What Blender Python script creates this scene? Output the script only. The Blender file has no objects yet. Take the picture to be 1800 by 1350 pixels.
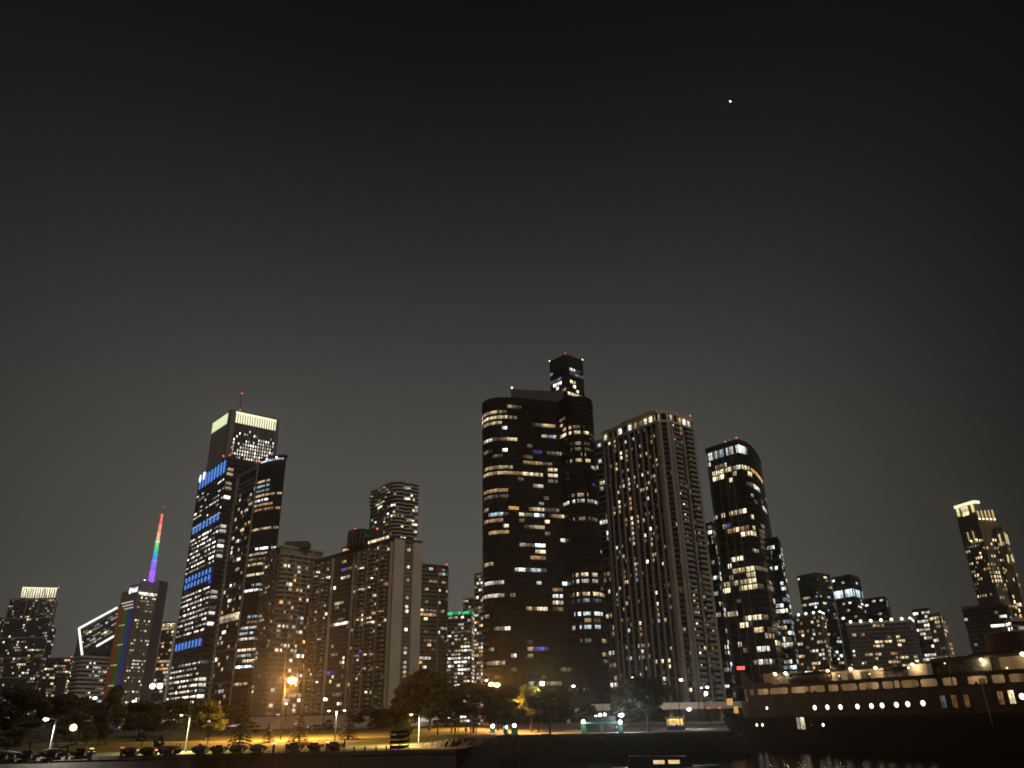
import bpy, bmesh, math, random
from mathutils import Matrix, Vector
random.seed(7)
sc = bpy.context.scene
col = sc.collection

# ------------------------------------------------------------------ camera
F = 1352.0; PITCH = math.radians(23.6); ROLL = math.radians(1.11); CZ = 6.5
FW = Vector((0, math.cos(PITCH), math.sin(PITCH)))
_up = Vector((0, -math.sin(PITCH), math.cos(PITCH))); _rt = Vector((1, 0, 0))
RT = _rt * math.cos(ROLL) - _up * math.sin(ROLL)
UP = _rt * math.sin(ROLL) + _up * math.cos(ROLL)
cd = bpy.data.cameras.new('camera'); cam = bpy.data.objects.new('camera', cd); col.objects.link(cam)
cd.sensor_width = 36; cd.lens = F / 1800 * 36; cd.clip_start = 0.5; cd.clip_end = 9000
m = Matrix((RT, UP, -FW)).transposed().to_4x4(); m.translation = (0, 0, CZ)
cam.matrix_world = m
sc.camera = cam

# ------------------------------------------------------------------ world: night sky over a lit city
world = bpy.data.worlds.new('World'); sc.world = world; world.use_nodes = True
nt = world.node_tree; nt.nodes.clear()
def wn(t, **k):
    n = nt.nodes.new(t)
    for a, b in k.items(): setattr(n, a, b)
    return n
def wmath(op, a, b=None):
    n = wn('ShaderNodeMath', operation=op)
    for i, v in enumerate((a, b)):
        if v is None: continue
        if isinstance(v, (int, float)): n.inputs[i].default_value = v
        else: nt.links.new(v, n.inputs[i])
    return n.outputs[0]
tc = wn('ShaderNodeTexCoord'); sep = wn('ShaderNodeSeparateXYZ'); nt.links.new(tc.outputs['Generated'], sep.inputs[0])
X, Y, Z = sep.outputs
zc = wmath('MAXIMUM', Z, 0.0)
vert = wmath('EXPONENT', wmath('MULTIPLY', wmath('POWER', wmath('DIVIDE', zc, 0.505), 2.6), -1.0))
dx = wmath('DIVIDE', wmath('ADD', X, 0.08), 0.575)
dx2 = wmath('MULTIPLY', dx, dx)
hor = wmath('EXPONENT', wmath('MULTIPLY', wmath('MULTIPLY', dx2, dx2), -1.0))
back = wmath('MINIMUM', wmath('MAXIMUM', wmath('ADD', wmath('MULTIPLY', Y, 1.2), 0.35), 0.12), 1.0)
glow = wmath('ADD', wmath('MULTIPLY', wmath('MULTIPLY', vert, hor), back), 0.006)
rampc = wn('ShaderNodeMix', data_type='RGBA')
nt.links.new(vert, rampc.inputs[0])
rampc.inputs[6].default_value = (0.070, 0.072, 0.078, 1)   # zenith hue
rampc.inputs[7].default_value = (0.112, 0.110, 0.097, 1)  # city glow hue
sky = wn('ShaderNodeTexSky', sky_type='NISHITA', sun_disc=False)
sky.sun_elevation = math.radians(46.3); sky.sun_rotation = math.radians(154)
bg = wn('ShaderNodeBackground'); nt.links.new(rampc.outputs[2], bg.inputs[0]); nt.links.new(glow, bg.inputs[1])
bg2 = wn('ShaderNodeBackground'); nt.links.new(sky.outputs[0], bg2.inputs[0]); bg2.inputs[1].default_value = 0.00008
add = wn('ShaderNodeAddShader'); out = wn('ShaderNodeOutputWorld')
nt.links.new(bg.outputs[0], add.inputs[0]); nt.links.new(bg2.outputs[0], add.inputs[1]); nt.links.new(add.outputs[0], out.inputs[0])

# one soft, faint "sun" lamp: added fill in place of city light on facades
sd = bpy.data.lights.new('city_fill', 'SUN'); sd.energy = 0.62; sd.angle = math.radians(18); sd.color = (1.0, 0.89, 0.74)
so = bpy.data.objects.new('city_fill', sd); col.objects.link(so)
so.rotation_euler = Vector((-0.30, 0.62, -0.72)).to_track_quat('-Z', 'Y').to_euler()

sc.view_settings.view_transform = 'Standard'; sc.view_settings.look = 'None'
sc.view_settings.exposure = 0; sc.view_settings.gamma = 1
sc.cycles.use_denoising = True
sc.cycles.max_bounces = 4; sc.cycles.diffuse_bounces = 2; sc.cycles.glossy_bounces = 3
sc.cycles.sample_clamp_indirect = 4.0
sc.cycles.filter_width = 1.7

# ------------------------------------------------------------------ placing helpers
def ray(px, py):
    return FW + RT * ((px - 900) / F) + UP * (-(py - 675) / F)
def hy(px): return 1266 - 0.0194 * (px - 900)
def atD(px, py, D):
    d = ray(px, py); h = math.hypot(d.x, d.y); return Vector((d.x / h * D, d.y / h * D, CZ + d.z / h * D))
def atZ(px, py, z):
    d = ray(px, py); t = (z - CZ) / d.z; return Vector((d.x * t, d.y * t, z))
def atY(px, py, y):
    d = ray(px, py); t = y / d.y; return Vector((d.x * t, y, CZ + d.z * t))
def sstep(a, b, v):
    t = min(1, max(0, (v - a) / (b - a))); return t * t * (3 - 2 * t)
def gz(x, y):
    left = 2.3 + 2.5 * sstep(140, 262, y) + 0.3 * math.sin(x * .05 + 1.3) * sstep(150, 190, y) * (1 - sstep(215, 255, y))
    right = 3.0 + 1.9 * sstep(215, 300, y)
    k = sstep(-14, 2, x)
    return left * (1 - k) + right * k

# ------------------------------------------------------------------ materials
MATS = {}
def mat(name, base=(.2, .2, .2), rough=.6, metal=0.0, spec=.4, noise=0.0, nscale=3.0, emit=None, estr=0.0, bump=0.0):
    if name in MATS: return MATS[name]
    M = bpy.data.materials.new(name); M.use_nodes = True; t = M.node_tree; b = t.nodes['Principled BSDF']
    b.inputs['Base Color'].default_value = (*base, 1); b.inputs['Roughness'].default_value = rough
    b.inputs['Metallic'].default_value = metal; b.inputs['Specular IOR Level'].default_value = spec
    if noise or bump:
        c = t.nodes.new('ShaderNodeTexCoord'); n = t.nodes.new('ShaderNodeTexNoise'); n.inputs['Scale'].default_value = nscale; n.inputs['Detail'].default_value = 6
        g = t.nodes.new('ShaderNodeNewGeometry'); t.links.new(g.outputs['Position'], n.inputs['Vector'])
        if noise:
            r = t.nodes.new('ShaderNodeMapRange'); r.inputs['To Min'].default_value = 1 - noise; r.inputs['To Max'].default_value = 1 + noise
            r.inputs['From Min'].default_value = .25; r.inputs['From Max'].default_value = .75
            t.links.new(n.outputs['Fac'], r.inputs['Value'])
            mx = t.nodes.new('ShaderNodeMix'); mx.data_type = 'RGBA'; mx.blend_type = 'MULTIPLY'; mx.inputs[0].default_value = 1
            mx.inputs[6].default_value = (*base, 1); t.links.new(r.outputs[0], mx.inputs[7]); t.links.new(mx.outputs[2], b.inputs['Base Color'])
        if bump:
            bp = t.nodes.new('ShaderNodeBump'); bp.inputs['Strength'].default_value = bump; t.links.new(n.outputs['Fac'], bp.inputs['Height']); t.links.new(bp.outputs[0], b.inputs['Normal'])
    if emit:
        b.inputs['Emission Color'].default_value = (*emit, 1); b.inputs['Emission Strength'].default_value = estr
        M.cycles.emission_sampling = 'NONE'
    MATS[name] = M; return M
def lit_material(name, detail=1.0, scale=2.2):
    """a lit room seen through its pane: colour from the object, blotches for curtains, furniture and lamps"""
    M = bpy.data.materials.new(name); M.use_nodes = True; t = M.node_tree; t.nodes.clear()
    o = t.nodes.new('ShaderNodeOutputMaterial'); e = t.nodes.new('ShaderNodeEmission'); oi = t.nodes.new('ShaderNodeObjectInfo')
    c = t.nodes.new('ShaderNodeTexCoord'); ad = t.nodes.new('ShaderNodeVectorMath'); ad.operation = 'ADD'
    sc_ = t.nodes.new('ShaderNodeVectorMath'); sc_.operation = 'SCALE'; sc_.inputs[3].default_value = 40
    cb = t.nodes.new('ShaderNodeCombineXYZ')
    for i in range(3): t.links.new(oi.outputs['Random'], cb.inputs[i])
    t.links.new(cb.outputs[0], sc_.inputs[0]); t.links.new(c.outputs['Object'], ad.inputs[0]); t.links.new(sc_.outputs[0], ad.inputs[1])
    n = t.nodes.new('ShaderNodeTexNoise'); n.inputs['Scale'].default_value = scale; n.inputs['Detail'].default_value = 2
    t.links.new(ad.outputs[0], n.inputs['Vector'])
    r = t.nodes.new('ShaderNodeMapRange'); r.inputs['From Min'].default_value = .35; r.inputs['From Max'].default_value = .68
    r.inputs['To Min'].default_value = 1 - .6 * detail; r.inputs['To Max'].default_value = 1 + .7 * detail
    t.links.new(n.outputs['Fac'], r.inputs['Value'])
    t.links.new(oi.outputs['Color'], e.inputs['Color']); t.links.new(e.outputs[0], o.inputs[0])
    def mt_(op, a, b):
        q = t.nodes.new('ShaderNodeMath'); q.operation = op
        for i, v in enumerate((a, b)):
            if isinstance(v, (int, float)): q.inputs[i].default_value = v
            else: t.links.new(v, q.inputs[i])
        return q.outputs[0]
    sx = t.nodes.new('ShaderNodeSeparateXYZ'); t.links.new(c.outputs['Object'], sx.inputs[0])
    # a drawn blind or a darker side room behind part of the pane, and ceiling lamps brighter above
    lit_part = mt_('GREATER_THAN', sx.outputs[0], mt_('SUBTRACT', mt_('MULTIPLY', oi.outputs['Random'], 1.7), 1.25))
    blind = mt_('ADD', mt_('MULTIPLY', lit_part, .62 * detail), 1 - .62 * detail)
    ceil_ = mt_('ADD', mt_('MULTIPLY', sx.outputs[2], .7 * detail), 1.0)
    t.links.new(mt_('MULTIPLY', mt_('MULTIPLY', r.outputs[0], blind), ceil_), e.inputs['Strength'])
    M.cycles.emission_sampling = 'NONE'
    MATS[name] = M; return M
lit_material('lit_room', 1.0); lit_material('lit_even', .25)
mat('glass_dark', (.012, .013, .014), .12, spec=.5, noise=.4, nscale=.3)
mat('glass_bronze', (.012, .010, .008), .16, spec=.35, noise=.4, nscale=.3)
mat('concrete_tan', (.44, .39, .31), .85, noise=.18, nscale=.15)
mat('concrete_pier', (.31, .295, .26), .85, noise=.18, nscale=.15)
mat('concrete_grey', (.36, .35, .32), .85, noise=.2, nscale=.15)
mat('concrete_pale', (.58, .53, .44), .85, noise=.12, nscale=.12)
mat('concrete_dark', (.10, .095, .085), .85, noise=.2, nscale=.2)
mat('metal_dark', (.045, .045, .046), .45, metal=.4, noise=.2, nscale=1)
mat('stone_brown', (.28, .235, .18), .85, noise=.2, nscale=.1)
mat('roof_dark', (.03, .03, .03), .9, noise=.3, nscale=.5)
mat('steel', (.30, .30, .30), .45, metal=.6, noise=.1)

# ------------------------------------------------------------------ object helpers
WM = {}
def link(o, parent=None, M=None):
    col.objects.link(o)
    M = M if M is not None else Matrix.Identity(4)
    if parent is not None:
        o.parent = parent; o.matrix_parent_inverse = WM[parent.name].inverted()
    o.matrix_basis = M; WM[o.name] = M.copy()
    return o
def tag(o, label=None, cat=None, group=None, kind=None):
    if label: o['label'] = label
    if cat: o['category'] = cat
    if group: o['group'] = group
    if kind: o['kind'] = kind
    return o
def root(name, label, cat, loc, group=None):
    o = bpy.data.objects.new(name, None); o.empty_display_size = 1
    link(o, None, Matrix.Translation(loc)); tag(o, label, cat, group); return o
def mesh_obj(name, verts, faces, mt, parent=None, M=None, smooth=False):
    me = bpy.data.meshes.new(name); me.from_pydata([tuple(v) for v in verts], [], faces); me.update()
    me.materials.append(MATS[mt] if isinstance(mt, str) else mt)
    if smooth:
        for p in me.polygons: p.use_smooth = True
    return link(bpy.data.objects.new(name, me), parent, M)
SHAPES = {}
def shape(kind, mt):
    """shared unit meshes: box, 2- and 4-pane windows, cylinder, globe, ..."""
    k = (kind, mt)
    if k in SHAPES: return SHAPES[k]
    bm = bmesh.new()
    def bx(x0, x1, y0, y1, z0, z1):
        bmesh.ops.create_cube(bm, size=1, matrix=Matrix.Translation(((x0 + x1) / 2, (y0 + y1) / 2, (z0 + z1) / 2)) @ Matrix.Diagonal((x1 - x0, y1 - y0, z1 - z0, 1)))
    if kind == 'box': bx(-.5, .5, -.5, .5, -.5, .5)
    elif kind[:4] == 'pane':
        n = int(kind[4:]); g = .035
        for i in range(n):
            a = -.5 + i / n; bx(a + (g if i else 0), a + 1 / n - (g if i < n - 1 else 0), -.5, .5, -.5, .5)
    elif kind == 'cross4':
        for a in (-.5, .04):
            for b in (-.5, .0): bx(a, a + .46, -.5, .5, b + (.05 if b == 0 else 0), b + .5)
    elif kind == 'cyl': bmesh.ops.create_cone(bm, cap_ends=True, segments=12, radius1=.5, radius2=.5, depth=1)
    elif kind == 'taper': bmesh.ops.create_cone(bm, cap_ends=True, segments=10, radius1=.5, radius2=.28, depth=1)
    elif kind == 'globe': bmesh.ops.create_icosphere(bm, subdivisions=2, radius=.5)
    elif kind == 'cobra':   # cobra-head luminaire, flat belly
        bmesh.ops.create_uvsphere(bm, u_segments=12, v_segments=8, radius=.5)
        for v in bm.verts:
            if v.co.z < -.12: v.co.z = -.12
            v.co.x *= 1 - .35 * v.co.y
    me = bpy.data.meshes.new(kind); bm.to_mesh(me); bm.free(); me.materials.append(MATS[mt])
    if kind in ('cyl', 'taper', 'globe', 'cobra'):
        for p in me.polygons: p.use_smooth = True
    SHAPES[k] = me; return me
def inst(name, kind, mt, parent, M, color=None):
    o = bpy.data.objects.new(name, shape(kind, mt)); link(o, parent, M)
    if color: o.color = (*color, 1)
    return o
def boxat(name, mt, parent, c, s, rz=0, kind='box', color=None):
    return inst(name, kind, mt, parent, Matrix.Translation(c) @ Matrix.Rotation(rz, 4, 'Z') @ Matrix.Diagonal((*s, 1)), color)
def bar(name, mt, parent, a, b, w, kind='cyl', w2=None, color=None):
    a, b = Vector(a), Vector(b); d = b - a
    q = d.to_track_quat('Z', 'Y').to_matrix().to_4x4()
    return inst(name, kind, mt, parent, Matrix.Translation((a + b) / 2) @ q @ Matrix.Diagonal((w, w2 or w, d.length, 1)), color)

PAL = {'Y': ((1, .80, .50), 1.35), 'y': ((1, .74, .42), .60), 'o': ((1, .58, .28), .42), 'O': ((1, .50, .16), .9), 'W': ((1, .95, .84), 1.9), 'w': ((1, .92, .78), .75),
       'c': ((.72, .90, 1), .50), 'C': ((.80, .94, 1), 1.4), 'd': ((1, .78, .52), .16), 'b': ((.22, .22, 1), .28), 'p': ((.42, .18, 1), .6), 'g': ((.1, 1, .45), .5), 'k': ((.8, .95, 1), .14)}
def litcol(c):
    rgb, s = PAL[c]; s *= min(2.6, max(.35, random.lognormvariate(0, .42))); j = random.uniform(-.05, .05)
    return (rgb[0] * s, rgb[1] * s * (1 + j), rgb[2] * s * (1 + 2.2 * j))
MIX = {'home': 'YYyyyoowwdddddcOW', 'homedim': 'yyoowdddddddYc', 'office': 'WWwwwYyddk', 'cool': 'WwCcYykd', 'warm': 'YYyyyoOd'}

class Facade:
    """the seen walls of a tower, left to right, as one unrolled sheet of floors x bays"""
    def __init__(s, pts, z0, z1, nf, bay, parent, ext=None):
        s.p = [Vector((a[0], a[1])) for a in pts]; s.z0, s.z1, s.nf, s.root = z0, z1, nf, parent
        s.L = [0]
        for a, b in zip(s.p, s.p[1:]): s.L.append(s.L[-1] + (b - a).length)
        s.len = s.L[-1]; s.nb = max(1, round(s.len / bay)); s.bw = s.len / s.nb; s.fh = (z1 - z0) / nf
    def at(s, v):
        v = min(max(v, 0), s.len - 1e-6)
        for i in range(len(s.p) - 1):
            if v <= s.L[i + 1]:
                d = (s.p[i + 1] - s.p[i]).normalized(); return s.p[i] + d * (v - s.L[i])
    def hit(s, px, py):
        d = ray(px, py); best = None
        for i in range(len(s.p) - 1):
            a, u = s.p[i], s.p[i + 1] - s.p[i]
            det = -u.x * d.y + u.y * d.x
            if abs(det) < 1e-9: continue
            k = (a.x * d.y - a.y * d.x) / det
            t = (-u.x * a.y + u.y * a.x) / det
            if -.02 <= k <= 1.02 and t > 0 and (best is None or t < best[0]): best = (t, s.L[i] + k * u.length)
        if best is None: return None
        return best[1], CZ + best[0] * d.z
    def panel(s, name, s0, s1, z0, z1, d0, d1, mt, kind='box', color=None, parent=None):
        a, b = s.at(s0), s.at(s1); u = b - a; L = u.length; u.normalize(); n = Vector((u.y, -u.x)); c = (a + b) / 2 + n * (d0 + d1) / 2
        M = Matrix(((u.x * L, -n.x * (d1 - d0), 0, c.x), (u.y * L, -n.y * (d1 - d0), 0, c.y), (0, 0, z1 - z0, (z0 + z1) / 2), (0, 0, 0, 1)))
        return inst(name, kind, mt, parent or s.root, M, color)
    def win(s, f, b, c='y', w=.84, h=.62, kind='box', name='window', mt='lit_room', off=.06, n=1):
        z = s.z0 + (f + .5) * s.fh; m = s.bw * (1 - w) / 2
        return s.panel(name, b * s.bw + m, (b + n) * s.bw - m, z - h * s.fh / 2, z + h * s.fh / 2, off - .12, off, mt, kind, litcol(c) if isinstance(c, str) else c)
    def lit_px(s, x0, x1, y, c, **k):
        a, b = s.hit(x0, y), s.hit(x1, y)
        a = a or b; b = b or a
        if not a: return
        f = int((( a[1] + b[1]) / 2 - s.z0) / s.fh)
        if not 0 <= f < s.nf: return
        i0 = int(a[0] / s.bw + .3); i1 = int(b[0] / s.bw + .7)
        for i in range(i0, max(i1, i0 + 1)):
            if 0 <= i < s.nb and (f, i) not in s.used:
                s.used.add((f, i)); s.win(f, i, c, **k)
    used = None
    def rand(s, p, mix='home', f0=0, f1=None, b0=0, b1=None, run=.35, **k):
        if s.used is None: s.used = set()
        f1 = s.nf if f1 is None else f1; b1 = s.nb if b1 is None else b1
        for f in range(f0, f1):
            b = b0
            while b < b1:
                if random.random() < p and (f, b) not in s.used:
                    c = random.choice(MIX[mix])
                    while b < b1:
                        if (f, b) not in s.used: s.used.add((f, b)); s.win(f, b, c, **k)
                        b += 1
                        if random.random() > run: break
                else: b += 1
    def band(s, name, z0, z1, d0, d1, mt, s0=None, s1=None, parent=None):
        """a continuous ledge, slab or rail along the wall"""
        P = []
        lo = 0 if s0 is None else s0; hi = s.len if s1 is None else s1
        vs = [lo] + [l for l in s.L[1:-1] if lo + .01 < l < hi - .01] + [hi]
        pts = [s.at(v) for v in vs]; n = len(pts); ns = []
        for i in range(n):
            a = (pts[i] - pts[i - 1]).normalized() if i else None
            b = (pts[i + 1] - pts[i]).normalized() if i < n - 1 else None
            na = Vector((a.y, -a.x)) if a else None; nb = Vector((b.y, -b.x)) if b else None
            if na and nb:
                q = (na + nb); q.normalize(); q = q / max(.5, q.dot(na))
            else: q = na or nb
            ns.append(q)
        V = []; Fc = []
        for q, nn in zip(pts, ns):
            i_, o_ = q + nn * d0, q + nn * d1
            V += [(i_.x, i_.y, z0), (o_.x, o_.y, z0), (o_.x, o_.y, z1), (i_.x, i_.y, z1)]
        for i in range(n - 1):
            a = i * 4; b = a + 4
            for k in range(4): Fc.append((a + k, a + (k + 1) % 4, b + (k + 1) % 4, b + k))
        Fc += [(3, 2, 1, 0), (4 * n - 4, 4 * n - 3, 4 * n - 2, 4 * n - 1)]
        return mesh_obj(name, V, Fc, mt, parent or s.root)
    def slabs(s, t=.3, d=.35, mt='concrete_tan', f0=0, f1=None, step=1, name='floor_slab', s0=None, s1=None):
        for f in range(f0, (s.nf if f1 is None else f1) + 1, step):
            z = s.z0 + f * s.fh; s.band(name, z - t / 2, z + t / 2, -.1, d, mt, s0, s1)
    def pier(s, v, w, d=.5, mt='concrete_tan', z0=None, z1=None, name='pier'):
        return s.panel(name, max(0, v - w / 2), min(s.len, v + w / 2), s.z0 if z0 is None else z0, s.z1 if z1 is None else z1, -.1, d, mt)

def prism(name, pts, z0, z1, mt, parent, roofmt=None):
    n = len(pts); V = [(p[0], p[1], z0) for p in pts] + [(p[0], p[1], z1) for p in pts]
    Fc = [(i, (i + 1) % n, n + (i + 1) % n, n + i) for i in range(n)] + [tuple(range(n))[::-1], tuple(range(n, 2 * n))]
    o = mesh_obj(name, V, Fc, mt, parent)
    return o
def towerpts(roof, D, ref):
    """roof corners (pixels of the photo, left to right) -> world footprint and height for the given distance"""
    H = atD(*roof[ref], D)[2]; return [atZ(x, y, H).xy for x, y in roof], H
def edgepts(edges, ref=0):
    H = atD(*edges[ref])[2]; return [atD(*e).xy for e in edges], H
def closed(pts, depth=None):
    if depth is None and len(pts) == 3: return list(pts) + [pts[0] + pts[2] - pts[1]]
    if depth is None: depth = 25
    a, b = pts[0], pts[-1]; mid = (a + b) / 2; back = mid.normalized() * depth
    return list(pts) + [b + back, a + back]
G = 5.0
def beacon(parent, p, r=.7, mt='red_light', name='beacon'):
    return inst(name, 'globe', mt, parent, Matrix.Translation(p) @ Matrix.Diagonal((r * 2, r * 2, r * 2, 1)))
mat('red_light', (.2, 0, 0), emit=(1, .10, .08), estr=2.0)
mat('white_light', (.8, .8, .8), emit=(1, .96, .88), estr=7.0)
mat('cool_light', (.8, .8, .8), emit=(.88, .96, 1), estr=7.0)
mat('sodium_light', (.8, .6, .3), emit=(1, .58, .16), estr=12.0)
mat('amber_light', (.8, .6, .3), emit=(1, .66, .30), estr=6.0)
mat('tube_white', (.8, .8, .8), emit=(1, .97, .93), estr=1.6)
mat('blue_led', (.1, .2, .5), emit=(.10, .32, 1.0), estr=.95)
mat('crown_green', (.6, .7, .4), emit=(.88, 1, .60), estr=1.0)
mat('crown_cream', (.7, .7, .5), emit=(1, .95, .62), estr=1.35)

# ================================================================== SETTING: water, land, lawn, paths, road
def struct(o, kind='structure'): o['kind'] = kind; return o
mw = mat('water', (.004, .005, .005), .07, spec=.5)
t = mw.node_tree; b_ = t.nodes['Principled BSDF']; g_ = t.nodes.new('ShaderNodeNewGeometry'); mp = t.nodes.new('ShaderNodeMapping'); mp.inputs['Scale'].default_value = (.55, 1.0, 1)
t.links.new(g_.outputs['Position'], mp.inputs[0])
n1 = t.nodes.new('ShaderNodeTexNoise'); n1.inputs['Scale'].default_value = .55; n1.inputs['Detail'].default_value = 5; n1.inputs['Roughness'].default_value = .62
t.links.new(mp.outputs[0], n1.inputs['Vector']); bp = t.nodes.new('ShaderNodeBump'); bp.inputs['Strength'].default_value = .42; bp.inputs['Distance'].default_value = .3
t.links.new(n1.outputs['Fac'], bp.inputs['Height']); t.links.new(bp.outputs[0], b_.inputs['Normal'])
struct(mesh_obj('water', [(-1500, -300, 0), (2000, -300, 0), (2000, 2600, 0), (-1500, 2600, 0)], [(0, 1, 2, 3)], 'water'))

mat('asphalt', (.05, .05, .05), .9, noise=.3, nscale=.4)
mat('paving', (.14, .13, .115), .9, noise=.25, nscale=.5)
mg = mat('lawn', (.085, .10, .030), .95, noise=.45, nscale=.35, bump=.3)
mat('path', (.34, .32, .27), .9, noise=.15, nscale=.6)
mat('wall_stone', (.045, .04, .034), .9, noise=.35, nscale=.9, bump=.4)
def shore(x): return 135 if x < -9 else (135 + 75 * sstep(-9, -3, x))
def sheet(name, xs, ys, mt, dz=0.0, f=None):
    V = []; Fc = []
    for x in xs:
        for y in ys:
            yy = max(y, shore(x)) if f is None else y
            V.append((x, yy, gz(x, yy) + dz))
    n = len(ys)
    for i in range(len(xs) - 1):
        for j in range(n - 1): Fc.append((i * n + j, i * n + n + j, i * n + n + j + 1, i * n + j + 1))
    return mesh_obj(name, V, Fc, mt)
frange = lambda a, b, s: [a + i * s for i in range(int((b - a) / s) + 1)]
struct(sheet('ground', [-900, -500] + frange(-300, -12, 6) + frange(-9, 3, 2) + frange(10, 400, 20) + [900, 1500], frange(135, 300, 5) + [400, 700, 1200, 2400], 'asphalt'))
struct(sheet('lawn', frange(-190, -14, 4), frange(139, 250, 3), 'lawn', .05, 1))
def strip(name, pts, w, mt, dz):
    V = []; Fc = []
    for i, (x, y) in enumerate(pts):
        a = Vector(pts[max(0, i - 1)]); b = Vector(pts[min(len(pts) - 1, i + 1)]); d = (b - a).normalized(); nn = Vector((-d.y, d.x)) * w / 2
        for s in (-1, 1):
            q = Vector((x, y)) + nn * s; V.append((q.x, q.y, gz(q.x, q.y) + dz))
    for i in range(len(pts) - 1): Fc.append((2 * i, 2 * i + 1, 2 * i + 3, 2 * i + 2))
    return struct(mesh_obj(name, V, Fc, mt))
strip('path', [(x, 152 + 3 * math.sin(x * .03)) for x in frange(-190, -14, 4)], 3.0, 'path', .10)
strip('path', [(x, 196 + 8 * math.sin(x * .02 + 1)) for x in frange(-190, -14, 4)], 2.2, 'path', .10)
strip('quay_pavement', [(x, 137.2) for x in frange(-190, -12, 4)], 3.4, 'paving', .02)
strip('road', [(x, 268) for x in frange(-260, 200, 10)], 16, 'asphalt', .06)
for k in (-4, 0, 4):
    mat('road_paint', (.7, .7, .65), .8)
    strip('lane_line', [(x, 268 + k) for x in frange(-260, 200, 10)], .15, 'road_paint', .08)
struct(sheet('harbour_pavement', frange(-4, 120, 4), frange(211, 258, 4), 'paving', .05, 1))

# seawalls: big coping stones, one by one
def seawall(label, xs, y, top, bot, depth=1.0):
    r = root('seawall', label, 'seawall', ((xs[0] + xs[-1]) / 2, y, 0))
    a, b = xs; n = int((b - a) / 4)
    boxat('wall', 'wall_stone', r, ((a + b) / 2, y, (bot + top - .5) / 2), (b - a, depth, top - .5 - bot))
    for i in range(n):
        x = a + (i + .5) * (b - a) / n
        boxat('coping_stone', 'wall_stone', r, (x, y - .06 + random.uniform(-.03, .03), top - .24 + random.uniform(-.015, .015)), ((b - a) / n - .06, depth + .3, .5))
seawall('long dark stone seawall along the lawn at the lower left', (-190, -10), 134.6, 2.42, -1.5)
seawall('dark quay wall behind the breakwater below the green gate', (-2, 160), 209.6, 3.1, -1.5)

# breakwater: a rough dark mound in the water
prof = [(676, 1318), (690, 1313), (720, 1312), (740, 1307), (760, 1306), (790, 1299), (810, 1298), (870, 1297), (900, 1297), (935, 1292), (962, 1291), (1000, 1296), (1030, 1296), (1100, 1293), (1150, 1291), (1210, 1290), (1260, 1291), (1300, 1300)]
V = []; Fc = []; cols = []
pp = [atY(x, y, 154) for x, y in prof]
xs = []
for i in range(len(pp) - 1):
    for k in range(6): xs.append((pp[i].x + (pp[i + 1].x - pp[i].x) * k / 6, pp[i].z + (pp[i + 1].z - pp[i].z) * k / 6))
rows = [(143, -.6), (144.5, .25), (147, .55), (150, .82), (153, 1), (155, 1), (158, .7), (162, .25), (164, -.5)]
for x, z in xs:
    for y, k in rows:
        V.append((x + random.uniform(-.25, .25), y + random.uniform(-.3, .3), (z * k if k > 0 else k) + random.uniform(-.16, .16)))
n = len(rows)
for i in range(len(xs) - 1):
    for j in range(n - 1): Fc.append((i * n + j, i * n + n + j, i * n + n + j + 1, i * n + j + 1))
mat('rubble', (.007, .0065, .006), .95, noise=.5, nscale=1.2, bump=.6)
struct(mesh_obj('breakwater', V, Fc, 'rubble'))

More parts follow.
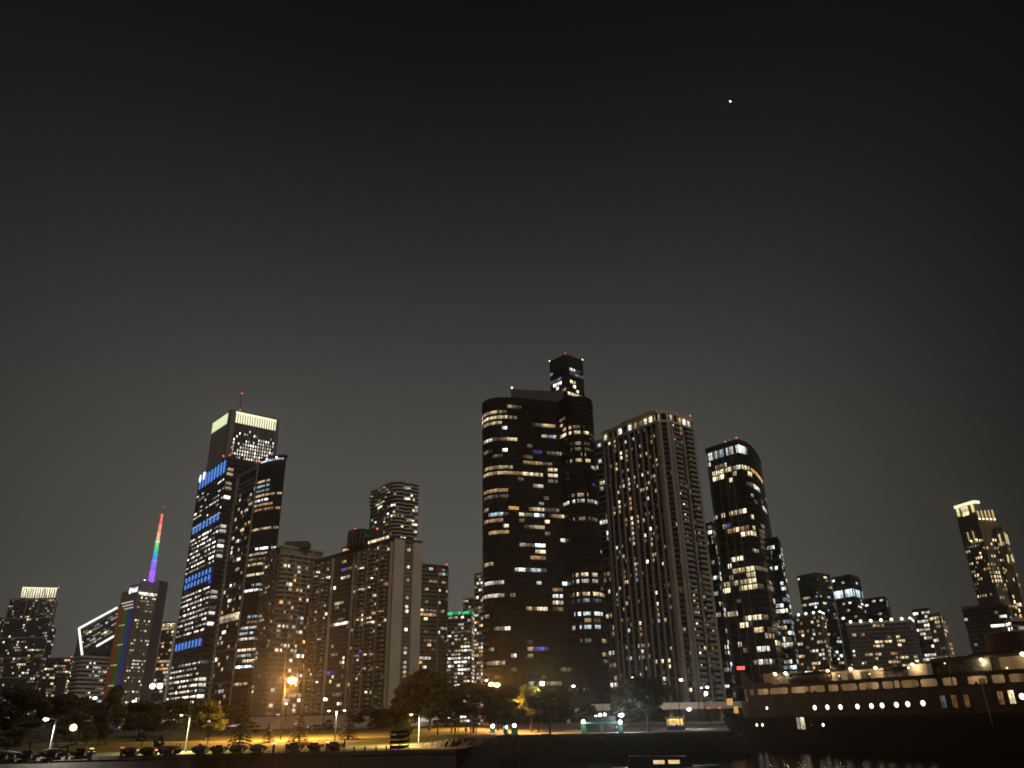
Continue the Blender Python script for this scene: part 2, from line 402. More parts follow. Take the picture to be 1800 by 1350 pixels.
# ================================================================== BUILDINGS
# --- dark curved tower in the middle
pts, H = towerpts([(847.5, 716), (849, 709), (858, 703.5), (872, 700.5), (890, 700), (915, 702), (945, 705), (970, 707), (982, 708.5), (986, 706), (993, 701.5), (1005, 698.5), (1020, 698), (1032, 700.5), (1039, 705), (1041.5, 712)], 372, 4)
r = root('curved_tower', 'black glass tower with rounded corners and warm lit window bands, centre of skyline', 'tower', (pts[6].x, pts[6].y, G))
ring = closed(pts, 22)
prism('wall', ring, G, H, 'glass_bronze', r)
fc = Facade(pts, G, H - 3.0, 51, 2.62, r); fc.used = set()
fc.slabs(1.25, .10, 'metal_bronze' if 'metal_bronze' in MATS else mat('metal_bronze', (.012, .009, .007), .7, spec=.15).name, name='spandrel')
fc.band('parapet', H - 3.0, H + .6, -.2, .16, 'metal_bronze')
A5 = [(118, 180, 437, 'Y'), (185, 300, 423, 'Y'), (115, 300, 457, 'Y'), (300, 355, 460, 'o'), (355, 410, 463, 'd'), (140, 262, 495, 'y'), (262, 287, 592, 'W'), (500, 560, 578, 'k'), (560, 650, 582, 'y'), (605, 655, 652, 'c'), (690, 730, 530, 'd'),
 (725, 780, 585, 'y'), (780, 880, 580, 'd'), (775, 860, 617, 'y'), (690, 705, 605, 'y'), (705, 900, 657, 'Y'), (137, 185, 683, 'w'), (190, 250, 670, 'd'), (305, 357, 670, 'Y'), (125, 305, 702, 'o'), (780, 915, 733, 'd'), (455, 480, 745, 'd'), (125, 190, 790, 'd'), (265, 305, 772, 'W'),
 (490, 545, 785, 'b'), (610, 655, 795, 'd'), (668, 688, 800, 'w'), (770, 880, 765, 'd'), (430, 485, 825, 'd'), (430, 548, 855, 'o'), (745, 915, 833, 'y'), (140, 320, 920, 'y'), (320, 425, 928, 'o'), (433, 478, 928, 'Y'), (493, 553, 930, 'Y'), (612, 670, 902, 'Y'), (612, 670, 940, 'Y'), (135, 310, 958, 'y'),
 (915, 950, 885, 'w'), (385, 428, 1000, 'd'), (498, 560, 1043, 'w'), (620, 675, 1010, 'd'), (930, 960, 1027, 'b'), (125, 310, 1070, 'o'), (125, 310, 1108, 'd'), (760, 900, 1097, 'y'), (570, 620, 1118, 'd'), (325, 372, 1187, 'O'), (460, 497, 1190, 'o'), (503, 560, 1192, 'Y'), (568, 620, 1197, 'd'), (628, 685, 1197, 'd'),
 (720, 970, 1172, 'w'), (380, 437, 1225, 'Y'), (445, 500, 1228, 'd'), (503, 563, 1230, 'C'), (637, 680, 1242, 'o'), (130, 160, 1230, 'd'), (170, 250, 1258, 'c'), (507, 565, 1270, 'Y'), (568, 620, 1275, 'Y'), (630, 712, 1275, 'Y'), (390, 437, 1303, 'o'), (125, 260, 1308, 'o'), (770, 975, 1297, 'd')]
A6 = [(275, 320, 32, 'Y'), (448, 490, 38, 'd'), (510, 555, 40, 'y'), (165, 320, 70, 'o'), (595, 625, 85, 'd'), (697, 728, 125, 'w'), (408, 430, 155, 'w'), (512, 575, 160, 'C'), (515, 575, 205, 'Y'), (480, 575, 240, 'o'), (125, 185, 287, 'y'), (135, 185, 325, 'y'), (367, 430, 357, 'W'), (430, 475, 357, 'd'), (478, 580, 360, 'c'),
 (790, 975, 393, 'Y'), (795, 975, 430, 'w'), (125, 260, 440, 'w'), (712, 740, 450, 'C'), (795, 980, 515, 'Y'), (985, 1020, 520, 'y'), (335, 367, 525, 'o'), (655, 710, 490, 'o'), (655, 712, 533, 'C'), (655, 716, 575, 'Y'), (120, 262, 567, 'w'), (808, 1000, 597, 'k'), (527, 592, 613, 'Y'), (460, 490, 655, 'Y'), (497, 550, 655, 'd'), (658, 690, 625, 'd'),
 (660, 700, 657, 'o'), (810, 1000, 687, 'C'), (880, 915, 645, 'b'), (895, 995, 730, 'o'), (135, 175, 712, 'd'), (780, 810, 780, 'y'), (832, 1000, 773, 'C'), (200, 262, 787, 'd'), (265, 337, 783, 'Y'), (448, 495, 880, 'd'), (450, 495, 917, 'o'), (450, 497, 963, 'y'), (835, 930, 865, 'k'), (1010, 1035, 862, 'y'), (510, 590, 915, 'b'), (1010, 1040, 957, 'y'),
 (340, 383, 1005, 'C'), (1020, 1045, 1000, 'd'), (1022, 1050, 1043, 'd'), (157, 205, 1057, 'd'), (208, 268, 1055, 'y'), (345, 372, 1100, 'd'), (688, 730, 1105, 'o'), (748, 770, 1108, 'd'), (480, 505, 1187, 'w'), (555, 580, 1190, 'W'), (600, 700, 1185, 'd')]
for L_, oy in ((A5, 610), (A6, 920)):
    for x0, x1, y, c in L_: fc.lit_px(820 + x0 / 4.22, 820 + x1 / 4.22, oy + y / 4.22, c, kind='pane4', w=.92, h=.56, off=.07)
for f, b0, b1, c in ((49, 0, 7, 'Y'), (48, 0, 8, 'Y'), (47, 1, 6, 'y'), (48, 8, 10, 'd')):
    for b in range(b0, b1):
        if (f, b) not in fc.used: fc.used.add((f, b)); fc.win(f, b, c, kind='pane4', w=.94, h=.56, off=.07)
fc.rand(.02, 'homedim', 1, 50, kind='pane4', w=.9, h=.5, off=.07)
ph = [atZ(898, 684, H + 7).xy, atZ(990, 688, H + 7).xy]
prism('penthouse', closed([ph[0], ph[1]], 12), H - 1, H + 7, 'metal_dark', r)
beacon(r, (ph[0].x + .6, ph[0].y, H + 7.8), .45, 'amber_light')

# --- slim dark tower behind it
pts, H = towerpts([(966, 636.5), (994, 623), (1024, 634)], 560, 1)
r = root('dark_glass_tower', 'slim dark glass tower top rising behind the curved tower, red beacon on its corner', 'tower', (pts[1].x, pts[1].y, G))
prism('wall', closed(pts), G, H, 'glass_dark', r)
f1 = Facade(pts, G, H - 10, 72, 3.1, r); f1.used = set(); f1.slabs(.5, .08, 'metal_dark', name='spandrel', f0=52)
f1.band('parapet', H - 10, H + .4, -.2, .15, 'metal_dark')
for x0, x1, y, c in [(618, 642, 205, 'w'), (645, 708, 282, 'W'), (620, 668, 318, 'W'), (760, 778, 160, 'w'), (790, 805, 172, 'W'), (805, 850, 180, 'k'), (768, 800, 265, 'Y'), (803, 876, 285, 'W'), (705, 745, 330, 'y'), (750, 800, 335, 'Y'), (820, 885, 342, 'Y'), (835, 886, 365, 'y'), (800, 835, 355, 'w'), (630, 700, 240, 'k'), (770, 860, 225, 'k')]:
    f1.lit_px(820 + x0 / 4.22, 820 + x1 / 4.22, 610 + y / 4.22, c, kind='pane2', w=.9, h=.7)
f1.rand(.04, 'cool', 40, 60)
for p in pts: beacon(r, (p.x, p.y, H + .9), .5, 'amber_light' if p is not pts[1] else 'red_light')

# --- tall apartment tower with concrete piers
pts, H = towerpts([(1058.5, 761), (1154, 722), (1174, 722), (1216, 737)], 380, 1)
r = root('pier_tower', 'tall apartment tower with pale vertical piers and a floodlit rooftop crown', 'tower', (pts[1].x, pts[1].y, G))
ring = closed(pts, 26)
prism('wall', ring, G, H, 'glass_dark', r)
fp = Facade(pts, G + 6, H - 6.5, 52, 2.06, r); fp.used = set()
fp.slabs(.9, .12, 'concrete_dark', name='spandrel')
Lf, Lc, Lr = fp.L[1], fp.L[2], fp.L[3]
for i in range(11):
    w = 1.5 if i in (0, 5, 10) else .85
    fp.pier(min(max(i * Lf / 10, w / 2), Lf - w / 2), w, .75, 'concrete_pier')
fp.pier(Lf + .8, 1.6, .8, 'concrete_pier'); fp.pier(Lc - .8, 1.6, .8, 'concrete_pier')
fp.pier(Lc + .9, 1.8, .8, 'concrete_pier'); fp.pier(Lr - .9, 1.8, .8, 'concrete_pier'); mid = (Lc + Lr) / 2
fp.pier(mid, 1.0, .8, 'concrete_pier')
for f in range(52):      # balconies stacked on the right-hand wall
    z = fp.z0 + f * fp.fh
    for a, b in ((Lc + 1.9, mid - 3.0), (mid + 2.6, Lr - 1.9)):
        fp.panel('balcony', a, b, z - .1, z + 1.05, -.1, 1.15, 'concrete_pier')
fp.band('base_storey', G, G + 6, -.1, .5, 'concrete_pier'); fp.band('cornice', H - 6.5, H - 5.4, -.1, .95, 'concrete_pale'); fp.band('parapet', H - 1.6, H + .2, -.1, .8, 'concrete_pale')
i = 0
v = .9
while v < Lr - 1:       # crown openings, floodlit
    w = 2.6
    fp.pier(v, 1.0, .7, 'concrete_pale', H - 5.4, H - 1.6, 'crown_pier')
    if random.random() < .72 and v + 3.4 < Lr: fp.panel('crown_light', v + .7, min(v + 3.2, Lr), H - 5.0, H - 2.0, -.06, .08, 'lit_room', 'cross4', litcol(random.choice('wWYYy')))
    v += 3.75
cen = sum(ring, Vector((0, 0))) / len(ring)
prism('rooftop_block', [(p - cen) * .62 + cen for p in ring], H - .2, H + 4.5, 'concrete_pale', r)
for k in (.34, .46, .56, .82, .95):
    p = fp.at(k * Lr); q = p + (cen - p).normalized() * 2.2
    beacon(r, (q.x, q.y, H + 1.0), .38, 'white_light', 'floodlight')
beacon(r, (pts[3].x - .5, pts[3].y + .5, H + 2.2), .45)
B7_ = [(180, 375, 'Y'), (225, 360, 'o'), (230, 390, 'y'), (232, 428, 'd'), (305, 335, 'c'), (310, 355, 'k'), (388, 335, 'c'), (435, 385, 'c'), (522, 352, 'O'), (455, 250, 'k'), (315, 430, 'Y'), (275, 445, 'Y'), (315, 463, 'O'), (277, 483, 'Y'), (355, 420, 'd'), (445, 457, 'Y'), (483, 443, 'y'), (238, 525, 'Y'), (195, 540, 'd'), (240, 562, 'O'), (290, 583, 'd'), (408, 540, 'd'), (455, 597, 'Y'), (500, 585, 'y'), (540, 640, 'd'), (330, 635, 'Y'), (372, 625, 'y'), (295, 650, 'd'), (335, 672, 'Y'), (373, 665, 'd'), (297, 690, 'W'), (465, 665, 'd'), (468, 700, 'y'), (425, 717, 'y'), (562, 710, 'Y'), (598, 700, 'w'), (597, 587, 'p'), (255, 765, 'Y'), (268, 803, 'W'), (310, 830, 'd'), (348, 812, 'o'), (352, 850, 'o'), (355, 883, 'o'), (485, 808, 'W'), (575, 855, 'd'), (268, 870, 'Y'), (225, 885, 'd'), (228, 922, 'o'), (272, 912, 'o'), (350, 955, 'Y'), (322, 970, 'o'), (402, 945, 'o'), (405, 985, 'y'), (363, 990, 'Y'), (327, 1007, 'd'), (367, 1030, 'o'), (410, 1030, 'd'), (452, 970, 'c'), (490, 915, 'p'), (535, 948, 'y'), (500, 1030, 'Y'), (373, 1065, 'Y'), (375, 1103, 'c'), (462, 1087, 'w'), (508, 1067, 'd'), (508, 1108, 'c'), (465, 1125, 'd'), (378, 1140, 'w'), (513, 1148, 'y'), (290, 1160, 'd'), (250, 1172, 'C'), (295, 1235, 'Y'), (258, 1243, 'd'), (397, 1260, 'd'), (562, 1217, 'o'),
 (697, 235, 'W'), (750, 240, 'w'), (697, 325, 'W'), (695, 305, 'd'), (715, 378, 'k'), (757, 358, 'k'), (795, 570, 'o'), (800, 645, 'd'), (755, 697, 'o'), (805, 712, 'k'), (815, 750, 'W'), (825, 862, 'Y'), (785, 855, 'd'), (780, 920, 'Y'), (848, 975, 'o'), (850, 1050, 'Y'), (900, 1055, 'y'), (795, 1072, 'd'), (868, 1165, 'c'), (905, 1165, 'c'), (868, 1200, 'c'), (870, 1240, 'd')]
B8_ = [(392, 123, 'y'), (522, 92, 'y'), (527, 130, 'y'), (487, 143, 'W'), (678, 180, 'Y'), (312, 213, 'd'), (400, 200, 'c'), (404, 240, 'o'), (407, 278, 'c'), (315, 255, 'o'), (317, 292, 'y'), (357, 255, 'd'), (548, 370, 'Y'), (560, 447, 'W'), (330, 450, 'Y'), (330, 405, 'd'), (413, 433, 'k'), (570, 488, 'd'), (572, 540, 'y'), (570, 573, 'c'), (620, 567, 'y'), (707, 465, 'C'), (663, 470, 'd'), (525, 585, 'd'), (433, 595, 'Y'), (440, 635, 'o'), (443, 680, 'o'), (445, 717, 'o'), (345, 607, 'c'), (345, 650, 'C'), (340, 567, 'd'), (287, 573, 'd'), (410, 803, 'c'), (458, 798, 'w'), (495, 795, 'k'), (455, 840, 'w'), (313, 818, 'y'), (360, 813, 'd'), (320, 900, 'c'), (362, 890, 'C'), (415, 890, 'w'), (460, 885, 'y'), (505, 880, 'c'), (557, 915, 'y'), (605, 910, 'Y'), (650, 910, 'Y'), (475, 972, 'W'), (625, 1045, 'Y'), (625, 1083, 'o'), (835, 933, 'd'),
 (770, 335, 'd'), (850, 378, 'Y'), (895, 267, 'Y'), (860, 420, 'o'), (880, 510, 'c'), (938, 560, 'Y'), (930, 600, 'c'), (885, 635, 'Y'), (870, 545, 'y'), (885, 715, 'o'), (905, 850, 'Y'), (890, 810, 'd'), (972, 890, 'y'), (972, 943, 'C'), (1000, 685, 'y'), (1005, 820, 'o'), (935, 1070, 'd')]
for L_, oy in ((B7_, 700), (B8_, 960)):
    for x, y, c in L_:
        X_ = 1030 + x / 4.5; fp.lit_px(X_ - 1, X_ + 1, oy + y / 4.5, c, kind='cross4', w=.62, h=.6, off=.1)
fp.rand(.06, 'homedim', 0, 52, kind='cross4', w=.6, h=.55, off=.1, run=.1)

# --- dark tower with a sloping crown
pts, H = towerpts([(1240, 791), (1252, 786.5), (1274, 779.5), (1296, 773.5), (1311, 778), (1322, 787), (1331, 799), (1337, 811)], 400, 3)
r = root('sloped_crown_tower', 'dark glass tower with sloping roofline and pale lit top storey, right of the pier tower', 'tower', (pts[3].x, pts[3].y, G))
ring = closed(pts, 20)
prism('wall', ring, G, H, 'glass_dark', r)
fs = Facade(pts, G, H - 1.5, 46, 2.5, r); fs.used = set()
fs.slabs(.55, .08, 'metal_dark', name='spandrel'); fs.band('parapet', H - 1.5, H + .5, -.2, .2, 'metal_dark')
for v in (1.0, 6.5, 11.0, 15.0): fs.pier(v, .5, .35, 'concrete_dark', name='rib')
for i in range(int(fs.L[4] / 1.45)):
    if random.random() < .86: fs.panel('crown_window', i * 1.45 + .1, i * 1.45 + 1.3, H - 6.8, H - 2.6, -.05, .09, 'lit_room', 'pane2', litcol(random.choice('cCwwk')))
C9 = [(125, 150, 370, 'w'), (285, 320, 355, 'w'), (190, 260, 380, 'd'), (175, 275, 430, 'Y'), (280, 350, 415, 'y'), (360, 405, 400, 'd'), (415, 450, 400, 'W'), (458, 512, 405, 'Y'), (180, 285, 490, 'Y'), (370, 415, 455, 'y'), (330, 372, 497, 'y'), (525, 550, 475, 'Y'), (560, 645, 495, 'O'), (575, 620, 600, 'w'), (490, 560, 560, 'd'), (245, 300, 833, 'Y'), (355, 405, 808, 'y'), (415, 460, 800, 'Y'), (465, 500, 800, 'Y'), (530, 570, 830, 'Y'), (265, 300, 932, 'y'), (330, 360, 962, 'b'), (445, 515, 945, 'o'), (335, 372, 1010, 'o'), (380, 433, 995, 'Y'), (445, 530, 990, 'Y'), (535, 595, 1005, 'Y'), (560, 590, 965, 'y'), (655, 690, 810, 'w'), (575, 600, 725, 'd'), (620, 650, 1040, 'd'), (370, 405, 1250, 'Y'), (420, 470, 1240, 'w'), (320, 350, 1320, 'w'), (430, 480, 1335, 'y'), (495, 580, 1335, 'Y')]
C10 = [(345, 375, 105, 'y'), (385, 437, 98, 'w'), (360, 385, 200, 'y'), (400, 445, 190, 'Y'), (460, 540, 185, 'Y'), (545, 595, 195, 'd'), (475, 550, 275, 'Y'), (305, 350, 300, 'Y'), (260, 300, 355, 'y'), (310, 355, 350, 'd'), (380, 408, 340, 'y'), (420, 465, 330, 'y'), (480, 555, 325, 'Y'), (420, 470, 378, 'y'), (480, 565, 373, 'Y'), (570, 625, 380, 'd'), (260, 310, 405, 'Y'), (650, 695, 365, 'd'), (705, 800, 475, 'Y'), (420, 450, 620, 'y'), (465, 510, 615, 'Y'), (525, 600, 610, 'Y'), (610, 640, 615, 'd'), (420, 460, 718, 'Y'), (475, 515, 712, 'k'), (540, 615, 710, 'y'), (640, 680, 720, 'd'), (730, 820, 705, 'y'), (720, 745, 830, 'Y'), (790, 830, 845, 'Y'), (800, 835, 900, 'C'), (655, 690, 775, 'o'), (610, 640, 765, 'w'), (570, 655, 910, 'w'), (585, 670, 1005, 'w'), (455, 480, 915, 'd'), (400, 425, 880, 'w'), (355, 385, 590, 'w'), (300, 330, 590, 'y')]
for x0, x1, y, c in C9: fs.lit_px(1220 + x0 / 5.4, 1220 + x1 / 5.4, 750 + y / 5.4, c, kind='pane2', w=.80, h=.78)
for x0, x1, y, c in C10: fs.lit_px(1220 + x0 / 5, 1220 + x1 / 5, 960 + y / 5, c, kind='pane2', w=.80, h=.78)
fs.rand(.03, 'homedim', 0, 44, kind='pane2', w=.85, h=.6)
beacon(r, (pts[2].x + 1, pts[2].y + 2, H + 1.6), .45); beacon(r, (pts[3].x, pts[3].y + 1, H + 1.6), .45)
# lower shoulder on its right side
q2 = [atD(1330, 943, 432).xy, atD(1366, 943, 424).xy, atD(1371, 945, 436).xy]; h2 = atD(1366, 943, 424)[2]
prism('shoulder_wing', closed(q2), G, h2, 'glass_dark', r)
f2 = Facade(q2, G, h2 - 1, 32, 2.1, r); f2.slabs(.5, .08, 'metal_dark', name='spandrel')
f2.rand(.22, 'cool', 1, 32, kind='pane2', h=.66)

# --- generic background tower
def block(name, label, edges, nf, bay, body='glass_dark', slab=('concrete_dark', .5, .15), piers=None, lit=(.15, 'home'), ref=0, depth=22, slabstep=1, win={}, z0=None, cap=True, cat='tower'):
    p, H = edgepts(edges, ref); g = G if z0 is None else z0
    r = root(name, label, cat, (p[0].x, p[0].y, g)); prism('wall', closed(p, depth), g, H, body, r)
    f = Facade(p, g, H - 1.2, nf, bay, r); f.used = set()
    if slab: f.slabs(slab[1], slab[2], slab[0], step=slabstep)
    if cap: f.band('parapet', H - 1.2, H + .3, -.2, (slab[2] if slab else .1) + .05, slab[0] if slab else body)
    if piers:
        n, w, d, mt = piers
        for i in range(n + 1): f.pier(min(max(i * f.len / n, w / 2), f.len - w / 2), w, d, mt)
    if lit: f.rand(lit[0], lit[1], **win)
    return r, f, H, p
W_ = dict(w=.8, h=.6)
# small dark block between the pier tower and the sloped-crown tower
block('infill_tower', 'narrow dark block with large bright windows between two tall towers', [(1237, 922, 455), (1252, 920, 450), (1262, 925, 470)], 36, 2.4, lit=(.20, 'cool'), depth=15, win=dict(kind='pane2', h=.7))
# balconied tower behind the pier tower
r, f, H, p = block('balcony_tower', 'grey balconied tower peeking out left of the pier tower', [(1043, 778, 470), (1074, 776, 462)], 46, 3.0, slab=('concrete_grey', .45, 1.2), lit=(.16, 'cool'), win=dict(run=.2))
r, f, H, p = block('framed_annex', 'lower concrete framed annex left of the pier tower', [(1058, 982, 428), (1080, 979, 420)], 26, 2.6, slab=('concrete_grey', .6, .3), piers=(3, .7, .5, 'concrete_tan'), lit=(.30, 'home'))

# --- wide slab of apartments on the left with blank end walls
pts, H = towerpts([(554, 986), (693, 945), (742, 952)], 400, 1)
r = root('slab_apartments', 'wide brown apartment slab with stacked balconies and two pale blank end walls', 'apartment block', (pts[1].x, pts[1].y, G))
prism('wall', closed(pts), G, H, 'stone_brown', r)
fo = Facade(pts, G + 3, H - 2, 38, 2.28, r); fo.used = set(); Lf = fo.L[1]; Lt = fo.len
fo.slabs(.75, .30, 'concrete_tan', s1=Lf)
for k in (0.004, .12, .27, .55, .605, .72, .86, .985): fo.pier(max(.6, k * Lf), 1.1, 1.5, 'concrete_tan', name='fin')
for f in range(38):
    z = fo.z0 + f * fo.fh
    for a, b in ((.02, .11), (.135, .26), (.62, .71), (.735, .85), (.875, .975)):
        fo.panel('balcony', a * Lf, (a + (b - a) * .62) * Lf, z, z + .95, -.1, 1.5, 'concrete_tan')
fo.panel('end_wall', Lf + .2, Lf + (Lt - Lf) * .36, G, H - .6, -.1, .55, 'concrete_pale', parent=r)
fo.panel('end_wall', Lf + (Lt - Lf) * .68, Lt, G, H - 1.2, -.1, .55, 'concrete_pale', parent=r)
fo.band('parapet', H - 2, H + .4, -.2, .4, 'concrete_dark')
fo.slabs(.5, .12, 'concrete_dark', s0=Lf + (Lt - Lf) * .37, s1=Lf + (Lt - Lf) * .67)
Z4 = lambda x, y: (430 + x / 3.14, 830 + y / 3.14)
for x0, x1, y, c in [(730, 760, 425, 'W'), (790, 822, 425, 'y'), (535, 560, 490, 'y'), (582, 598, 450, 'p'), (537, 570, 530, 'p'), (575, 625, 515, 'o'), (640, 652, 530, 'W'), (710, 752, 548, 'o'), (540, 580, 585, 'y'), (590, 615, 660, 'Y'), (660, 690, 640, 'W'), (632, 645, 655, 'w'), (707, 748, 678, 'Y'), (800, 815, 683, 'c'), (455, 470, 592, 'W'), (500, 550, 712, 'y'), (650, 690, 822, 'Y'), (705, 760, 780, 'o'), (580, 605, 862, 'y'), (500, 520, 760, 'd'), (710, 735, 888, 'c'), (785, 800, 905, 'o'), (400, 418, 935, 'C'), (520, 545, 803, 'd'), (700, 725, 1082, 'o'), (785, 798, 1045, 'C'), (695, 730, 1000, 'o'), (640, 665, 980, 'p'), (465, 495, 1095, 'b'), (565, 585, 1182, 'Y'), (435, 450, 1252, 'W'), (480, 495, 1140, 'w'), (700, 722, 1222, 'y'), (590, 600, 970, 'd'), (612, 622, 1020, 'c'), (445, 480, 850, 'd'), (415, 440, 720, 'd'), (460, 480, 750, 'd')]:
    a = Z4(x0, y); b = Z4(x1, y); fo.lit_px(a[0], b[0], a[1], c, w=.8, h=.62, kind='pane2')
b0 = int((Lf + (Lt - Lf) * .38) / fo.bw) + 1
for y, c in [(382, 'Y'), (428, 'w'), (533, 'Y'), (587, 'y'), (685, 'y'), (745, 'Y'), (768, 'W'), (880, 'W'), (960, 'Y'), (990, 'y'), (1045, 'w'), (1073, 'w'), (1103, 'O'), (1130, 'y')]:
    a = Z4(905 - (y - 380) * .022, y); fo.lit_px(a[0] - 1.2, a[0] + 1.2, a[1], c, w=.7, h=.66, kind='pane2')
fo.rand(.085, 'home', 0, 37, 0, int(Lf / fo.bw) - 1, run=.3, kind='pane2')
# lit roof pavilion and drum
for i in range(22):
    k = .36 + .56 * i / 22
    fo.panel('pavilion_window', k * Lf, (k + .019) * Lf, H + .5, H + 2.4, -1.2, -1.05, 'lit_room', 'pane2', litcol('O' if i < 10 else 'Y'))
fo.band('pavilion_roof', H + 2.4, H + 3.0, -4, .2, 'concrete_dark', .36 * Lf, .92 * Lf)
c = fo.at(.66 * Lf); n_ = (c).normalized(); c = c + n_ * 9
inst('roof_drum', 'cyl', 'metal_dark', r, Matrix.Translation((c.x, c.y, H + 5)) @ Matrix.Diagonal((19, 19, 9, 1)))
for k in range(14):
    a = math.pi + math.pi * (k + .5) / 14
    boxat('drum_rib', 'concrete_dark', r, (c.x + 9.6 * math.cos(a), c.y + 9.6 * math.sin(a), H + 5), (.5, .5, 9), a)
for k, mt in ((-5, 'red_light'), (1.5, 'blue_led'), (7, 'red_light')): beacon(r, (c.x + k, c.y - 5, H + 10.2), .55, mt)
# its lower wing to the right
r, f, H, p = block('apartment_wing', 'dark apartment wing right of the blank end walls, red beacon on corner', [(740, 991, 432), (785, 995, 440), (787, 996, 452)], 36, 2.6, body='stone_brown', slab=('concrete_dark', .35, .6), lit=(.22, 'home'), win=dict(kind='pane2', run=.3))
for k in (.38, .68): f.pier(k * f.len, 1.0, .9, 'concrete_tan', name='fin')
beacon(r, (p[1].x, p[1].y, H + 1), .5)

# --- wavy balcony tower behind the slab
pts, H = towerpts([(653, 866), (660, 862.5), (668, 860.5), (676, 855), (684, 851.5), (692, 848), (699, 847), (706, 847.5), (714, 850), (722, 850), (730, 852.5), (736, 852.5)], 600, 6)
r = root('wavy_tower', 'white balconied tower with wavy floor edges behind the brown apartment slab', 'tower', (pts[5].x, pts[5].y, G))
prism('wall', closed(pts, 25), G, H, 'glass_dark', r)
fa = Facade(pts, G, H, 62, 2.6, r); fa.used = set()
for f in range(30, 63):
    z = G + f * fa.fh; d = 1.0 + .9 * math.sin(f * .55)
    fa.band('balcony_slab', z - .25, z + .75, -.3, d, 'concrete_pale')
fa.rand(.2, 'home', 32, 61, run=.3)
for b in range(4, 9): fa.win(61, b, 'Y', h=.5)
fa.win(58, 4, 'g', n=2); fa.win(46, 4, 'c', n=2)

# --- rounded residential grid tower
pts, H = towerpts([(466, 975), (478, 968), (488, 962.5), (497, 959.5), (507, 960), (530, 964), (568, 970)], 480, 3)
r = root('grid_apartments', 'brown residential tower with rounded corner and fine grid of balconies', 'apartment block', (pts[3].x, pts[3].y, G))
prism('wall', closed(pts, 25), G, H, 'stone_brown', r)
fg = Facade(pts, G + 2, H - 5, 35, 2.5, r); fg.used = set(); fg.slabs(.7, 1.0, 'concrete_tan', name='balcony_slab')
for i in range(0, fg.nb + 1, 2): fg.pier(min(max(i * fg.bw, .3), fg.len - .3), .5, .95, 'concrete_tan')
fg.band('parapet', H - .9, H + .3, -.2, .6, 'concrete_tan'); fg.band('cornice', H - 5.1, H - 4.3, -.1, 1.1, 'concrete_tan')
for i in range(0, fg.nb + 1, 3): fg.pier(min(max(i * fg.bw, .4), fg.len - .4), .8, .6, 'concrete_tan', H - 4.3, H - .9, 'crown_pier')
for x, y, c in [(240, 628, 'Y'), (295, 655, 'O'), (210, 710, 'O'), (195, 710, 'O'), (235, 712, 'o'), (165, 775, 'Y'), (215, 775, 'y'), (190, 855, 'Y'), (210, 855, 'Y'), (190, 880, 'o'), (330, 870, 'o'), (290, 890, 'o'), (345, 640, 'w'), (120, 670, 'C'), (220, 528, 'Y'), (240, 530, 'W'), (255, 438, 'y'), (145, 500, 'p'), (130, 493, 'p'), (330, 535, 'o'), (255, 1038, 'C'), (345, 1018, 'c'), (285, 995, 'c'), (170, 970, 'Y'), (200, 975, 'Y'), (135, 945, 'y'), (160, 1192, 'W'), (370, 895, 'Y'), (360, 805, 'y'), (80, 740, 'o'), (105, 735, 'o'), (90, 1110, 'o'), (70, 1045, 'y'), (345, 1135, 'W'), (240, 1105, 'w'), (95, 880, 'y'), (340, 990, 'c')]:
    a = Z4(x, y); fg.lit_px(a[0] - 1.2, a[0] + 1.2, a[1], c, w=.72, h=.6)
fg.rand(.12, 'home', 0, 34, run=.2)
boxat('penthouse', 'concrete_dark', r, (pts[4].x + 3, pts[4].y + 9, H + 2), (14, 8, 4))

# --- very tall tower with lit crown
pts, H = towerpts([(374.8, 742.8), (403, 723.5), (409, 720), (415, 721.5), (486, 737), (491, 740)], 850, 2)
r = root('crowned_tower', 'tallest tower on the left with bright yellow green lit crown and ribbed walls', 'tower', (pts[2].x, pts[2].y, G))
prism('wall', closed(pts, 40), G, H, 'glass_dark', r)
fn = Facade(pts, G, H, 82, 3.2, r); fn.used = set(); a0, a1, a2, a3 = fn.L[1], fn.L[3], fn.L[4], fn.L[5]
fn.panel('corner_pier', a0, fn.L[2], G, H + .5, -.1, .8, 'stone_brown'); fn.panel('corner_pier', fn.L[2], a1, G, H + .5, -.1, .8, 'stone_brown'); fn.panel('corner_pier', a2, a3, G, H + .5, -.1, .8, 'stone_brown')
zb = H - 14
for i in range(14):
    v = a0 * (i + .5) / 14; fn.pier(v + a0 / 28 - .3, 1.7, .7, 'stone_brown', z1=zb); fn.panel('crown_light', v - a0 / 28 + .15, v + a0 / 28 - .15, zb, H - 1.2, -.05, .3, 'crown_green')
for i in range(17):
    w = (a2 - a1) / 17; v = a1 + (i + .5) * w
    fn.pier(v - w / 2 + .5, 1.3, .75, 'concrete_dark', z1=zb); fn.panel('crown_light', v - w * .18, v + w * .5, zb, H - 1.2, -.05, .25, 'crown_cream' if i < 16 else 'crown_green'); fn.panel('crown_rib', v - w * .46, v - w * .22, zb, H - 3.4, -.05, .6, 'metal_dark')
fn.panel('crown_band', a1, a2, H - 3.4, H - 1.0, -.05, .5, 'crown_cream'); fn.panel('crown_band', .2, a0, H - 3.2, H - 1.0, -.05, .5, 'crown_green')
fn.band('parapet', H - .9, H + .6, -.2, .9, 'stone_brown')
Z2 = lambda x, y: (280 + x / 4.22, 680 + y / 4.22)
nb0 = int(a1 / fn.bw) + 1
w = (a2 - a1) / 17
